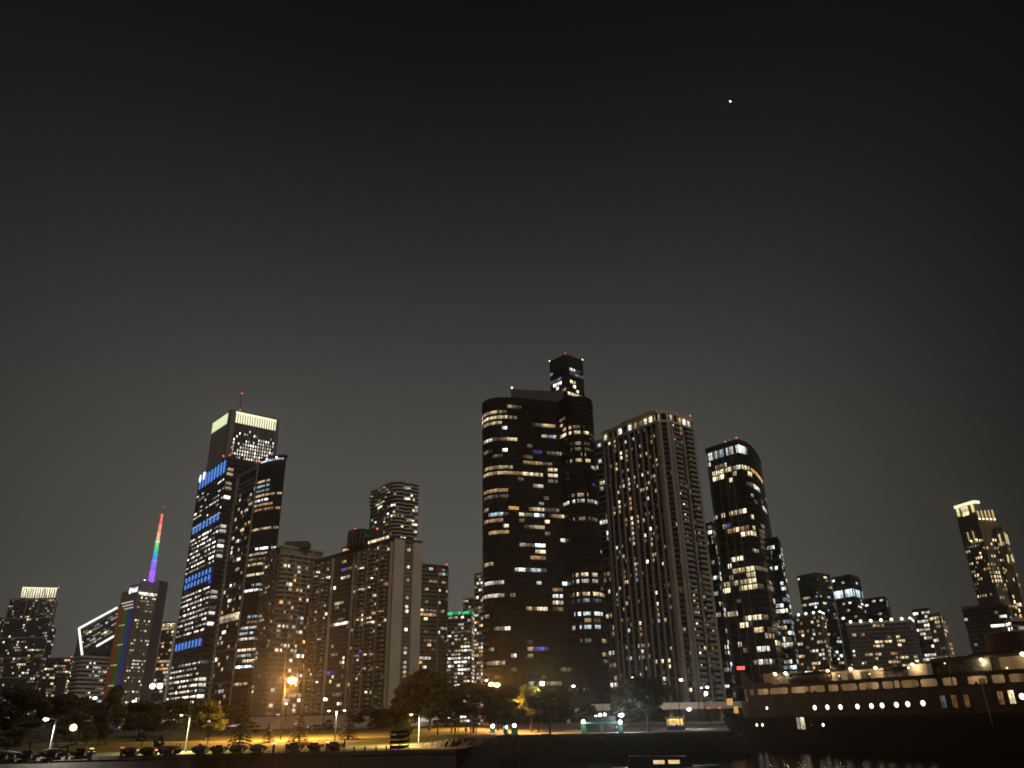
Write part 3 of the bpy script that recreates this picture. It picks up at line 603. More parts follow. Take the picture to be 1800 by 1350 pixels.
for f in range(64, 77):
    for i in range(17):
        dens = max(0, 1.5 - abs(f - 70.0) / 4.2) * (.5 + .5 * math.exp(-((i - 9) / 5.5) ** 2)) + (.35 if 73 <= f <= 74 and i > 9 else 0)
        if random.random() < dens:
            z = G + (f + .5) * fn.fh; v = a1 + (i + .68) * w
            fn.panel('window', v - w * .25, v + w * .25, z - 1.2, z + 1.2, -.05, .15, 'lit_even', 'box', litcol(random.choice('WWWYwwW')))
fn.rand(.10, 'homedim', 58, 74, 0, int(a0 / fn.bw), run=.5, w=.5, h=.3)
top = fn.at(fn.L[2])
bar('antenna', 'metal_dark', r, (top.x + 4, top.y + 10, H), (top.x + 4, top.y + 10, H + 23), .8); beacon(r, (top.x + 4, top.y + 10, H + 23.5), .9)
for x, y in ((523, 165), (573, 162), (597, 160), (868, 232), (888, 250)):
    a = atZ(*Z2(x, y + 10), H + 2); beacon(r, (a.x, a.y + 1, H + 2.2), .8)
# --- office tower with blue fins in front of it
pts, H = towerpts([(351, 841), (402, 804), (455, 817)], 600, 1)
r = root('blue_fin_tower', 'stepped dark office tower with rows of blue light fins and white lit floors', 'tower', (pts[1].x, pts[1].y, G))
prism('wall', closed(pts), G, H, 'glass_dark', r)
fb = Facade(pts, G, H, 52, 3.4, r); fb.used = set(); Lb = fb.L[1]; nl = int(Lb / fb.bw)
fb.slabs(1.3, .15, 'metal_dark', name='spandrel'); fb.band('parapet', H - 1, H + .5, -.2, .3, 'metal_dark')
for i in range(0, nl + 1, 2): fb.pier(max(.3, min(i * fb.bw, Lb - .3)), .35, .35, 'metal_dark', name='mullion')
def fins(y0, y1, n, x0=.04, x1=.97):
    for i in range(n):
        v = (x0 + (x1 - x0) * (i + .5) / n) * Lb; fb.panel('blue_fin', v - .30, v + .30, y0, y1, .2, 1.1, 'blue_led')
rowz = lambda y: fb.z0 + y * fb.fh
def zof(px, py): return fb.hit(px, py)[1]
t0, b0_ = zof(399, 808), zof(399, 828); fins(b0_, t0, 9)
t1_, b1_ = zof(387, 900), zof(386, 913); fins(b1_, t1_, 8, .04, .99)
t2_, b2_ = zof(373, 997), zof(371, 1018); mid_ = (t2_ + b2_) / 2; fins(b2_, mid_ - .8, 8, .05, .97); fins(mid_ + .8, t2_, 8, .05, .97)
t3_, b3_ = zof(357, 1121), zof(355, 1134); fins(b3_, t3_, 8, .05, .96)
def band_free(f):
    z = rowz(f + .5)
    return not (b0_ - 2 < z or b1_ - 2 < z < t1_ + 2 or b2_ - 2 < z < t2_ + 2 or b3_ - 8 < z < t3_ + 3)
for f in range(52):
    z = rowz(f + .5)
    if not band_free(f): continue
    upper = z > t1_
    pr = .14 if upper else .62
    if abs(z - (t1_ + 11)) < 2.2: pr = .85
    b = 0
    while b < nl:
        if random.random() < pr:
            c = random.choice('WWWWwwYw')
            q = min(random.choice((1, 1, 2, 2, 3, 4)), nl - b)
            fb.win(f, b, c, w=.95, h=random.choice((.28, .34, .40)), kind='pane%d' % (q + 1 if q > 1 else 1), n=q)
            b += q
        b += 1 if random.random() < .6 else 0
        b += 1 if upper else 0
    if not upper or pr > .5:
        if random.random() < .7: fb.panel('corner_bay', Lb + .3, Lb + 4.8, z - 1.0, z + 1.0, -.1, 1.3, 'lit_room', 'pane4', litcol(random.choice('Wwwk')))
for f in (49, 48, 46, 45): fb.panel('corner_bay', Lb + .3, Lb + 4.6, rowz(f + .2), rowz(f + .7), -.1, 1.2, 'lit_room', 'pane4', litcol('y'))
for i in (1, 2): fb.win(26, nl - i, (.05, .05, .9), h=.6)
for i in range(nl): # crown row of soft amber between the second set of fins
    z = (t1_ + b1_) / 2
    for zz in (b1_ + .7, t1_ - .7):
        if random.random() < .8: fb.panel('window', i * fb.bw + .2, (i + 1) * fb.bw - .3, zz - .5, zz + .5, -.05, .08, 'lit_even', 'box', (.9, .55, .38))
# two lit emblems on the top corner: a cross and a shield
def emblem(v, zc, kind):
    a = fb.at(v); u = (fb.p[1] - fb.p[0]).normalized(); n_ = Vector((u.y, -u.x)); P = lambda x, z: (a.x + u.x * x + n_.x * 1.4, a.y + u.y * x + n_.y * 1.4, zc + z)
    if kind == 'cross': q = [(-1, 3), (1, 3), (1, 1), (2.4, 1), (2.4, -1), (1, -1), (1, -3), (-1, -3), (-1, -1), (-2.4, -1), (-2.4, 1), (-1, 1)]
    else: q = [(-2.2, 3), (0, 3.4), (2.2, 3), (2.2, 0), (1.2, -2.4), (0, -3.4), (-1.2, -2.4), (-2.2, 0)]
    nq = len(q); V = [P(*x) for x in q]; V2 = [(x + n_.x * .5, y + n_.y * .5, z) for x, y, z in V]
    mesh_obj('emblem', V + V2, [tuple(range(nq)), tuple(range(nq, 2 * nq))] + [(i, (i + 1) % nq, nq + (i + 1) % nq, nq + i) for i in range(nq)], 'tube_white', r)
zl = zof(357, 841); emblem(.11 * Lb, zl, 'cross'); emblem(.25 * Lb, zof(364, 836), 'shield')
beacon(r, (pts[0].x + 1, pts[0].y, H + 1), .8); beacon(r, (pts[1].x - 4, pts[1].y - .5, H + 1), .7)
for x, y in ((537, 450), (525, 505), (740, 555), (835, 512), (855, 527)):
    a = atD(*Z2(x, y), 640); 
    if a.z > H: beacon(r, (a.x, a.y, a.z), .7); bar('beacon_mast', 'metal_dark', r, (a.x, a.y, H - .5), (a.x, a.y, a.z), .3)
# --- tower with bays in front of the blue-fin tower
pts, H = towerpts([(417, 837), (455, 816), (472, 811), (490, 808), (503, 808)], 520, 1)
r = root('glass_bay_tower', 'glass tower with concrete framed side and horizontal lit bands, pale lit rooftop', 'tower', (pts[1].x, pts[1].y, G))
prism('wall', closed(pts, 22), G, H, 'glass_dark', r)
fq = Facade(pts, G, H - 2, 50, 2.9, r); fq.used = set(); Lq = fq.L[1]; nl = int(Lq / fq.bw)
fq.slabs(.45, .12, 'metal_dark', name='spandrel'); fq.slabs(1.2, .4, 'concrete_grey', step=6, f0=2, s1=Lq, name='belt_course')
for f in (46, 47, 48): fq.band('louvre', rowz(0) + f * fq.fh - .5, f * fq.fh + G + .5, -.1, .4, 'concrete_grey', 0, Lq)
fq.pier(1.2, 2.2, .6, 'concrete_grey'); fq.pier(Lq - .5, 1.0, .6, 'concrete_grey'); fq.band('parapet', H - 2, H, -.2, .5, 'concrete_grey', 0, Lq)
fq.pier(4.2, .5, .5, 'concrete_grey', z0=H - 22)
for f in range(44): fq.panel('balcony', .3, 2.6, G + f * fq.fh, G + f * fq.fh + 1.0, .5, 1.6, 'concrete_grey')
fq.panel('lit_floor', 3.2, Lq - 2, *(sorted((fq.hit(405, 1092)[1], fq.hit(405, 1080)[1]))), -.05, .45, 'lit_room', 'pane4', (1.1, .92, .6))
for f in range(50):
    if random.random() < .42:
        c = random.choice('yYyodwcC'); a = Lq + .8; b = fq.len - random.choice((.5, .5, 6, 10)); z = G + (f + .5) * fq.fh
        if random.random() < .3: a += 6
        if b - a > 2:
            fq.band('bay_glass', z - .7, z + .7, -.05, .08, 'glass_dark', a, b)
            n_ = int((b - a) / 2.3)
            for i in range(n_): fq.panel('window', a + i * (b - a) / n_ + .08, a + (i + 1) * (b - a) / n_ - .08, z - .72, z + .72, 0, .12, 'lit_room', 'pane2', litcol(c))
fq.rand(.16, 'home', 0, 46, 1, nl, run=.2)
fq.band('rooftop_glass', H - 1.6, H + 3, -1, -.8, 'glass_dark', Lq + 1, fq.len)
for i in range(7):
    v = Lq + 1.5 + i * (fq.len - Lq - 3) / 7; fq.panel('rooftop_window', v, v + 2.6, H - 1.6, H + 1.6, -.7, -.5, 'lit_room', 'pane2', litcol('c'))
fq.band('rooftop_canopy', H + 3, H + 3.6, -6, .4, 'concrete_dark', Lq + .5, fq.len)
for k in (.35, .7):
    p = fq.at(Lq + (fq.len - Lq) * k); beacon(r, (p.x, p.y - .2, H + 1.9), .5, 'cool_light', 'floodlight')

# --- tower with rainbow side and lit mast
p, H = edgepts([(213.5, 1049, 985), (244, 1034.7, 950), (277, 1036, 962)], 1)
r = root('rainbow_mast_tower', 'office tower with rainbow striped side and a tall rainbow lit mast', 'tower', (p[1].x, p[1].y, G))
prism('wall', closed(p), G, H, 'stone_brown', r)
fr = Facade(p, G, H - 4, 40, 2.6, r); fr.used = set(); Lp = fr.L[1]
fr.slabs(.7, .25, 'stone_brown')
for i in range(fr.nb + 1): fr.pier(min(max(i * fr.bw, .3), fr.len - .3), .45, .4, 'stone_brown')
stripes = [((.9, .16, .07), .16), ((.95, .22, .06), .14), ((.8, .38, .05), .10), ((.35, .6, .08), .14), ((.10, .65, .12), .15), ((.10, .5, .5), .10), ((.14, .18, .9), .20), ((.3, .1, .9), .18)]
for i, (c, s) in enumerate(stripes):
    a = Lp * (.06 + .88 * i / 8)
    fr.panel('projected_light_stripe', a, a + Lp * .105, G, H - 12 - (8 - i) * .8, .42, .6, 'lit_even', 'box', tuple(x * s * .62 for x in c))  # glowing strips stand in for coloured light projected on the wall
for f in range(40):
    if random.random() < .62 or f > 37: 
        b = int(Lp / fr.bw) + 1
        while b < fr.nb:
            if random.random() < .5 or f > 38: fr.win(f, b, random.choice('wYyWdd') if f < 38 else 'Y', h=.5, w=.7)
            b += 1
for f in (37, 36, 35): fr.panel('window_band', Lp * (.1 + (37 - f) * .12), Lp * (.8 + .05 * (37 - f)), G + (f + .3) * fr.fh, G + (f + .65) * fr.fh, .3, .66, 'lit_even', 'box', (.75, .6, .45))
for f, k in ((30, .2), (24, .3), (18, .15), (12, .2), (8, .3), (4, .6)): fr.panel('window_band', Lp * k, Lp * (k + .35), G + (f + .3) * fr.fh, G + (f + .6) * fr.fh, .3, .64, 'lit_even', 'box', (.6, .5, .28))
q = [atD(246, 1024, 965).xy, atD(281, 1022, 975).xy]; hq = atD(262, 1021, 968)[2]
mat('violet_lit_wall', (.35, .3, .45), .8); prism('penthouse', closed(q, 14), H - .5, hq, 'violet_lit_wall', r)  # violet lighting of the penthouse is put into its wall colour
q = [atD(277, 1021, 985).xy, atD(296, 1023, 1000).xy]; h3 = atD(286, 1021, 990)[2]
mat('stone_violet', (.13, .10, .12), .85, noise=.1, nscale=.1); prism('rear_block', closed(q, 30), G, h3, 'stone_violet', r)
fh_ = Facade([p[1], p[2]], H - 4, H, 1, 3, r)
for i in range(9): fh_.panel('top_lamp', fh_.len * (i + .12) / 9, fh_.len * (i + .88) / 9, H - 5.4, H - 3.4, .3, .9, 'lit_room', 'box', litcol('W'))
base = atD(265, 1024, 972); tip = atD(285.5, 904, 972); tip.x, tip.y = base.x, base.y
seg = [((.38, .10, 1), 0), ((.32, .10, 1), .16), ((.16, .12, 1), .26), ((.05, .22, .95), .34), ((.02, .45, .45), .42), ((.03, .6, .16), .50), ((.35, .55, .12), .57), ((.85, .5, .25), .62), ((1, .32, .16), .72), ((1, .2, .14), .84), ((1, .12, .10), 1.0)]
hb = hq - 1; ht = tip.z
for i in range(len(seg) - 1):
    c = tuple((a + b) / 2 for a, b in zip(seg[i][0], seg[i + 1][0])); w = 5.8 - 3.8 * seg[i][1]
    za, zb2 = hb + (ht - hb) * seg[i][1], hb + (ht - hb) * seg[i + 1][1]
    inst('mast_segment', 'cyl', 'lit_even', r, Matrix.Translation((base.x, base.y, (za + zb2) / 2)) @ Matrix.Diagonal((w, w, zb2 - za, 1)), tuple(x * 1.6 for x in c))
for k, w, c in ((.30, 6.4, (.5, .4, 1)), (.585, 4.6, (1, .95, .8)), (.995, 2.6, (1, .25, .2))):
    z = hb + (ht - hb) * k; inst('mast_collar', 'cyl', 'lit_even', r, Matrix.Translation((base.x, base.y, z)) @ Matrix.Diagonal((w, w, 1.6, 1)), c)
bar('mast_tip', 'metal_dark', r, (base.x, base.y, ht), (base.x, base.y, ht + 8), .7); beacon(r, (base.x, base.y, ht + 8), .7, 'red_light')
for dx_, dz in ((-7, 1), (14, 6), (17, 4)): beacon(r, (base.x + dx_, base.y - 1, hq + dz), .9 if dx_ < 0 else .5, 'white_light' if dx_ < 0 else 'metal_dark', 'roof_lamp')
# lit rooftop sign on the left wall
tc_ = bpy.data.curves.new('sign_text', 'FONT'); tc_.body = 'Prudential'; tc_.size = 7.2; tc_.extrude = .15; tc_.offset = .12
to = bpy.data.objects.new('sign_text', tc_); col.objects.link(to); dg = bpy.context.evaluated_depsgraph_get(); me = bpy.data.meshes.new_from_object(to.evaluated_get(dg)); bpy.data.objects.remove(to)
mat('sign_light', (.8, .8, .8), emit=(.82, .93, 1), estr=1.5)
me.materials.clear(); me.materials.append(MATS['sign_light'])
xs_ = [v.co.x for v in me.vertices]; wid = max(xs_) - min(xs_)
a, b = p[0], p[1]; u = (b - a).normalized(); n_ = Vector((u.y, -u.x))
sa = a + u * (Lp * .44); sl = Lp * .52; zs = H - 3.4
prism('sign_backing', [sa - u * 1 + n_ * .2, sa + u * (sl + .6) + n_ * .2, sa + u * (sl + .6) - n_ * 1, sa - u * 1 - n_ * 1], H - 5.5, H + 5.5, 'stone_violet', r)
k = (sl - 7) / wid
q = sa + u * 6.6 + n_ * .5
o = bpy.data.objects.new('sign_letters', me); link(o, r, Matrix(((u.x * k, 0, n_.x, q.x), (u.y * k, 0, n_.y, q.y), (0, 1.1, 0, H - 2.8), (0, 0, 0, 1))))
q = sa + u * 2.9 + n_ * .5
mesh_obj('sign_logo', [(q.x + u.x * 2.9 * math.cos(t_), q.y + u.y * 2.9 * math.cos(t_), H - .4 + 3.6 * math.sin(t_)) for t_ in [i * math.pi / 10 for i in range(20)]], [tuple(range(20))], 'sign_light', r)

# --- tower with a sliced diamond roof
a, b, c = atD(139.5, 1106, 1075), atD(145, 1152, 1045), atD(214, 1112, 1068)
d = a + c - b
r = root('diamond_roof_tower', 'striped tower with sloped diamond roof outlined in white light tubes', 'tower', (b.x, b.y, G))
V = [(q.x, q.y, G) for q in (a, b, c, d)] + [tuple(q) for q in (a, b, c, d)]
mesh_obj('wall', V, [(0, 1, 5, 4), (1, 2, 6, 5), (2, 3, 7, 6), (3, 0, 4, 7), (3, 2, 1, 0)], 'glass_dark', r)
mesh_obj('sloped_roof', [tuple(q) for q in (a, b, c, d)], [(0, 1, 2, 3)], mat('roof_glass', (.02, .022, .022), .15), r)
for k in range(1, 9):       # bands of the sloped roof, some lit
    t_ = k / 9; s0 = a.lerp(d, 0).lerp(b, t_); s1 = d.lerp(c, t_)
    e0 = s0 + Vector((0, -.3, .3)); e1 = s1 + Vector((0, -.3, .3)); bar('roof_rib', 'metal_dark', r, e0, e1, .5)
    if k in (2, 3, 5, 6, 7):
        for i in range(14):
            if random.random() < .55:
                x0 = e0.lerp(e1, (i + .1) / 14); x1 = e0.lerp(e1, (i + .8) / 14); bar('roof_window', 'lit_room', r, x0 + Vector((0, -.4, 0)), x1 + Vector((0, -.4, 0)), 1.5, 'box', color=litcol(random.choice('wyYc')))
off = Vector((0, -1.2, .8))
for x0, x1 in ((a, d), (a, b), (b.lerp(c, .36), b.lerp(c, .92))): bar('light_tube', 'tube_white', r, x0 + off, x1 + off, 2.3)
hb_ = b.z
fd = Facade([a.xy, b.xy, c.xy], G, hb_ - 1, 17, 2.6, r); fd.used = set()
fd.slabs(2.3, .4, 'concrete_pale', name='spandrel'); fd.rand(.14, 'cool', 0, 16, int(fd.L[1] / fd.bw) + 1, None, h=.45)
# --- far left
r, f, H, p = block('lit_crown_tower', 'far left tower with gridded walls and bright cream lit rooftop box', [(19, 1049, 1225), (96, 1051, 1195), (103, 1053, 1240)], 46, 3.0, slab=('concrete_dark', .6, .2), lit=(.17, 'home'), ref=1, win=dict(w=.7, h=.6), depth=50)
for k in (.62, .72, .80, .88): f.pier(k * f.len, .9, .8, 'concrete_tan')
f.slabs(1.1, .8, 'concrete_tan', f0=4, step=7, name='belt_course')
for i in range(10): f.pier(f.len * (.22 + .08 * i), .7, .6, 'concrete_grey', z0=H - 22, name='upper_pier')
q = [atD(40, 1031, 1215).xy, atD(101, 1035, 1205).xy]; hq = atD(70, 1032, 1208)[2]
prism('crown_box', closed(q, 20), H - 4, hq, 'concrete_dark', r); fcb = Facade(q, H + .5, hq, 1, 3, r)
for i in range(15): fcb.panel('crown_light', fcb.len * (i + .14) / 15, fcb.len * (i + .72) / 15, H + .8 - (2 if i > 3 else 0), hq - .8, .1, .6, 'lit_room', 'box', (1.5, 1.35, .95))
fcb.band('crown_light', hq - 1.6, hq - .2, .1, .7, 'crown_cream'); beacon(r, (q[1].x + 1, q[1].y, hq + .5), .9)
block('side_wing_tower', 'narrow tower wing right of the lit crown tower', [(88, 1103, 1190), (99, 1104, 1195)], 34, 3, slab=('concrete_dark', .6, .2), lit=(.35, 'home'), depth=20)
block('edge_tower', 'dark tower cut off by the left edge of the picture', [(-30, 1086, 1300), (6, 1092, 1290), (12, 1093, 1310)], 40, 3, lit=(.10, 'home'), depth=30)
r, f, H, p = block('low_window_block', 'low dark block with a tall lit window column left of the diamond roof', [(82, 1156, 1020), (125, 1158, 1015), (131, 1160, 1050)], 24, 3, slab=('concrete_dark', .6, .2), lit=(.20, 'warm'), depth=30)
beacon(r, (p[1].x, p[1].y, H + 1), .8)
for i in range(5): f.win(16 - i, 8, 'Y', h=.9)
r, f, H, p = block('yellow_top_block', 'narrow block with yellow lit top row right of the rainbow tower', [(286, 1094, 900), (308, 1094, 890)], 28, 3.2, slab=('concrete_dark', .6, .2), lit=(.32, 'warm'), depth=25)
for b in range(f.nb): f.win(27, b, 'Y', h=.9); f.win(26, b, 'y') if random.random() < .6 else None
# --- between the apartment wing and the curved tower
r, f, H, p = block('green_top_block', 'mid rise block with green lit roof edge left of the curved tower', [(783, 1081, 700), (829, 1083, 690), (834, 1085, 715)], 28, 3.0, slab=('concrete_grey', .5, .3), lit=(.40, 'office'), depth=25, win=dict(h=.5))
for i in range(6): f.panel('green_light', f.len * (.02 + .155 * i), f.len * (.02 + .155 * i + .12), H - .6, H + 1.8, .1, .8, 'lit_room', 'box', (.04, .75, .28))
r, f, H, p = block('striped_sliver_tower', 'slim pale striped tower half hidden behind the curved tower', [(834, 1009, 640), (856, 1006, 630)], 40, 2.4, slab=('concrete_pale', .5, .9), lit=(.35, 'home'), depth=20)
block('dim_sliver_tower', 'dim low tower tucked behind the green topped block', [(814, 1052, 760), (842, 1050, 755)], 38, 2.6, slab=('concrete_grey', .5, .3), lit=(.3, 'home'), depth=20)
# --- right hand cluster
Z11 = lambda x, y: (1380 + x / 5.625, 980 + y / 5.625)
def e11(*l): return [(*Z11(x, y), D) for x, y, D in l]
block('rooftop_step_tower', 'dark tower with rounded rooftop step, leftmost in the right hand cluster', e11((112, 160, 640), (300, 152, 630), (440, 165, 645)), 40, 2.2, slab=('metal_dark', .6, .1), lit=(.13, 'cool'), ref=1, depth=25, win=dict(h=.65))
r, f, H, p = block('white_band_tower', 'dark tower with one bright white storey near the top, right hand cluster', e11((452, 180, 600), (640, 168, 590), (735, 200, 610)), 38, 2.6, slab=('metal_dark', .6, .1), lit=(.12, 'office'), ref=1, depth=25)
for i in range(20):
    if random.random() < .9: f.panel('window', f.len * i / 20 + .1, f.len * (i + 1) / 20 - .1, H - 14.5, H - 9.5, 0, .16, 'lit_room', 'pane2', litcol('C' if i < 9 else random.choice('ck')))
block('flat_top_block', 'plain dark flat topped block in the right hand cluster', e11((735, 385, 640), (985, 385, 630), (1015, 390, 655)), 34, 3, slab=('metal_dark', .5, .1), lit=(.06, 'cool'), ref=1, depth=25)
def garland(r, f, H, n, y=.6):
    for i in range(n):
        q = f.at(f.len * (i + .5) / n); u = q.normalized()
        beacon(r, (q.x - u.x * .8, q.y - u.y * .8, H + y), .72, 'garland_light', 'roof_lamp')
mat('garland_light', (.8, .8, .7), emit=(.96, 1, .72), estr=4.5)
r, f, H, p = block('lamp_roof_block', 'low concrete block with row of white roof lamps at cluster left', e11((20, 548, 520), (340, 548, 505), (385, 560, 520)), 24, 2.0, body='stone_brown', slab=('concrete_grey', .35, .7), lit=(.16, 'home'), ref=1, depth=20); garland(r, f, H, 7)
r, f, H, p = block('lamp_roof_block', 'wide concrete block with long row of white roof lamps in the cluster middle', e11((600, 650, 500), (1235, 612, 500), (1262, 618, 520)), 22, 2.2, body='concrete_dark', slab=('concrete_grey', .40, .45), piers=(9, .8, .6, 'concrete_dark'), lit=(.15, 'warm'), ref=1, depth=20, win=dict(run=.55, h=.55)); garland(r, f, H, 10)
block('rowed_window_block', 'dark office block with dense rows of white windows in the cluster', e11((1255, 520, 560), (1420, 510, 555)), 24, 1.9, slab=('metal_dark', .6, .1), lit=(.30, 'office'), depth=20, win=dict(run=.75))
block('pale_grid_block', 'pale gridded block at the right end of the cluster', e11((1408, 560, 530), (1530, 545, 520), (1575, 560, 535)), 22, 2.5, body='stone_brown', slab=('concrete_grey', .5, .35), piers=(5, .6, .4, 'concrete_grey'), lit=(.28, 'warm'), ref=1, depth=20, win=dict(run=.7))
# --- far right ornate tower, stepped
Z12 = lambda x, y: (1640 + x / 4.094, 850 + y / 4.094)
def e12(*l): return [(*Z12(x, y), D) for x, y, D in l]
p, H = edgepts(e12((138, 108, 712), (285, 118, 700), (425, 150, 712)), 1)
r = root('ornate_crown_tower', 'stepped stone tower with floodlit classical crown at the right edge', 'tower', (p[1].x, p[1].y, G))
low = p[0] + p[2] - p[1]
H2 = atD(*Z12(425, 215), 705)[2]
fm = p[1]; sh = [p[0], p[1], p[1].lerp(p[2], .95)]
prism('wall', closed([p[0], p[1], p[2]]), G, H2, 'stone_brown', r)
cr = [p[0] + (p[1] - p[0]) * .02, p[1], p[1] + (p[2] - p[1]) * .3]
prism('crown_block', closed(cr), H2 - 1, H - 2.5, 'stone_brown', r)
fk = Facade([p[0], p[1], p[2]], G, H2, 46, 2.3, r); fk.used = set(); Lk = fk.L[1]
for i in range(0, fk.nb + 1): fk.pier(min(max(i * fk.bw, .35), fk.len - .35), .7, .45, 'stone_brown')
fk.slabs(.8, .3, 'stone_brown', name='spandrel')
fcr = Facade(cr, H2, H, 2, 3, r)
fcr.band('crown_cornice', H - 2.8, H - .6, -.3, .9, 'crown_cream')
fcr.panel('crown_window', fcr.L[1] * .30, fcr.L[1] * .66, H2 + 1, H - 3.6, -.05, .3, 'lit_room', 'cross4', (1.2, 1.0, .55))
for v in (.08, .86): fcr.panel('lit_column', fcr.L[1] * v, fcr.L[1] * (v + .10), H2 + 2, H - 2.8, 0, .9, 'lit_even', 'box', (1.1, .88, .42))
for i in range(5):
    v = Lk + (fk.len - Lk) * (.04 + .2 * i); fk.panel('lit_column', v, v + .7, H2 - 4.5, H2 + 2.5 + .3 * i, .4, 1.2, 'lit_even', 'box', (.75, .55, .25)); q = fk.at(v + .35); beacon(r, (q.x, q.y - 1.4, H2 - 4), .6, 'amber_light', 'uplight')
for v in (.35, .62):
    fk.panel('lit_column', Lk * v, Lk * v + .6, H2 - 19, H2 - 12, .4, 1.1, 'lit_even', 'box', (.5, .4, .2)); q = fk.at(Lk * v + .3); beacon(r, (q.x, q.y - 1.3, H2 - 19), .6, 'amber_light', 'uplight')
fk.rand(.20, 'warm', 2, 40, run=.45, w=.6, h=.6)
for f in (29, 30, 31):
    for b in range(int(Lk / fk.bw), int(Lk / fk.bw) + 4): fk.win(f, b, 'Y', w=.62, h=.66)
e3 = e12((430, 300, 706), (490, 300, 700), (520, 320, 712)); p3, H3 = edgepts(e3, 1)
prism('shoulder', closed(p3), G, H3, 'stone_brown', r); f3 = Facade(p3, G, H3, 34, 2.3, r); f3.rand(.2, 'warm', 5, 33, w=.6)
e4 = e12((490, 470, 704), (548, 500, 700), (570, 520, 715)); p4, H4 = edgepts(e4, 1)
prism('shoulder', closed(p4), G, H4, 'stone_brown', r); f4 = Facade(p4, G, H4, 28, 2.3, r); f4.rand(.15, 'warm', 5, 27, w=.6)
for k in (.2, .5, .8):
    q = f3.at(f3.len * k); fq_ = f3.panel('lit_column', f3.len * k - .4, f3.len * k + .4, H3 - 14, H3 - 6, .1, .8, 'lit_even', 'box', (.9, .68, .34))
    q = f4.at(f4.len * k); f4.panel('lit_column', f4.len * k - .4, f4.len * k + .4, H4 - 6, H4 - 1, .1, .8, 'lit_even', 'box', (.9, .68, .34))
r, f, H, p = block('podium_block', 'low dark block below the ornate crown tower behind the funnel', e12((230, 1000, 560), (310, 880, 560), (500, 862, 555), (540, 880, 570)), 24, 1.9, body='glass_dark', slab=('concrete_dark', .5, .2), lit=(.07, 'cool'), ref=2, depth=20)
r, f, H, p = block('white_column_block', 'block with stacked white lit corner windows at the right edge', e12((510, 965, 520), (560, 970, 510), (720, 985, 520)), 18, 2.2, slab=('concrete_grey', .5, .3), lit=(.12, 'cool'), ref=1, depth=20)
for fl in range(18):
    for b in (1, 2, 3):
        if (fl, b) not in f.used and random.random() < .85: f.win(fl, b, 'C' if b > 1 else 'W', h=.6, w=.7)

# ================================================================== TREES
mat('bark', (.06, .048, .035), .95, noise=.3, nscale=2)
def leaf_mat(name, base):
    M = mat(name, base, .75, noise=.55, nscale=.9); return M
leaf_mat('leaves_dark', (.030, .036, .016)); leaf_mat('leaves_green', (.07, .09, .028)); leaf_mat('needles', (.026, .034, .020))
def crown_mesh(seed, lobes=22, leaves=9500, size=.044, flat=.8):
    R = random.Random(seed); V = []; Fc = []
    L = []
    for i in range(lobes):
        a = R.uniform(0, 6.283); h = R.random(); rr = math.sqrt(R.random()) * .36 * math.sin(math.pi * min(.97, .22 + .74 * h)) ** .6
        L.append((rr * math.cos(a), rr * math.sin(a), .16 + .68 * h, R.uniform(.09, .17)))
    for k in range(leaves):
        x, y, z, r0 = R.choice(L); d = Vector((R.gauss(0, 1), R.gauss(0, 1), R.gauss(0, 1))).normalized(); q = r0 * (R.uniform(.72, 1.08) if k % 3 else R.uniform(.1, .8))
        c = Vector((x + d.x * q, y + d.y * q, z + d.z * q * flat)); n = (d + Vector((R.gauss(0, .6), R.gauss(0, .6), R.gauss(0, .6)))).normalized()
        u = n.orthogonal().normalized(); u.rotate(Matrix.Rotation(R.uniform(0, 6.28), 3, n)); w = n.cross(u); s = size * R.uniform(.6, 1.25) * (1 if k % 3 else 2.0)
        i = len(V); V += [c - u * s * .5, c - w * s * .32, c + u * s * .5, c + w * s * .32]; Fc.append((i, i + 1, i + 2, i + 3))
    return V, Fc
def conifer_mesh(seed, tiers=15, per=20, leaves=18):
    R = random.Random(seed); V = []; Fc = []
    for t_ in range(tiers):
        z = .06 + .92 * t_ / tiers; rad = .5 * (1 - t_ / tiers) ** .85 + .02
        for b in range(per):
            a = R.uniform(0, 6.28); L = rad * R.uniform(.75, 1.1)
            for k in range(leaves):
                f = (k + R.random()) / leaves; c = Vector((math.cos(a) * L * f, math.sin(a) * L * f, z - .06 * f * f * (1 if t_ < 9 else .4) + R.uniform(-.008, .008)))
                n = Vector((R.gauss(0, .5), R.gauss(0, .5), 1)).normalized(); u = Vector((math.cos(a + R.uniform(-.9, .9)), math.sin(a + R.uniform(-.9, .9)), -.25)).normalized(); w = n.cross(u).normalized(); s = R.uniform(.05, .085)
                i = len(V); V += [c - u * s * .5, c - w * s * .22, c + u * s * .5, c + w * s * .22]; Fc.append((i, i + 1, i + 2, i + 3))
    return V, Fc
def limb_mesh(seed, top=.62, n=6):
    R = random.Random(seed); V = []; Fc = []
    def tube(a, b, ra, rb):
        a, b = Vector(a), Vector(b); d = (b - a).normalized(); u = d.orthogonal().normalized(); w = d.cross(u); i = len(V)
        for p, r_ in ((a, ra), (b, rb)):
            for k in range(7): V.append(p + u * r_ * math.cos(k * .8976) + w * r_ * math.sin(k * .8976))
        for k in range(7): Fc.append((i + k, i + (k + 1) % 7, i + 7 + (k + 1) % 7, i + 7 + k))
    tube((0, 0, 0), (.01, 0, .14), .030, .022); tube((.01, 0, .14), (0, .01, .36), .022, .018); tube((0, .01, .36), (.01, 0, top), .018, .008)
    for i in range(n):
        a = R.uniform(0, 6.28); z = R.uniform(.2, .5); L = R.uniform(.18, .34); q = (math.cos(a) * L * .5, math.sin(a) * L * .5, z + .12); tube((0, 0, z), q, .012, .008)
        tube(q, (math.cos(a + .3) * L, math.sin(a + .3) * L, z + .12 + R.uniform(.06, .2)), .008, .003)
    return V, Fc
PROTO = {}
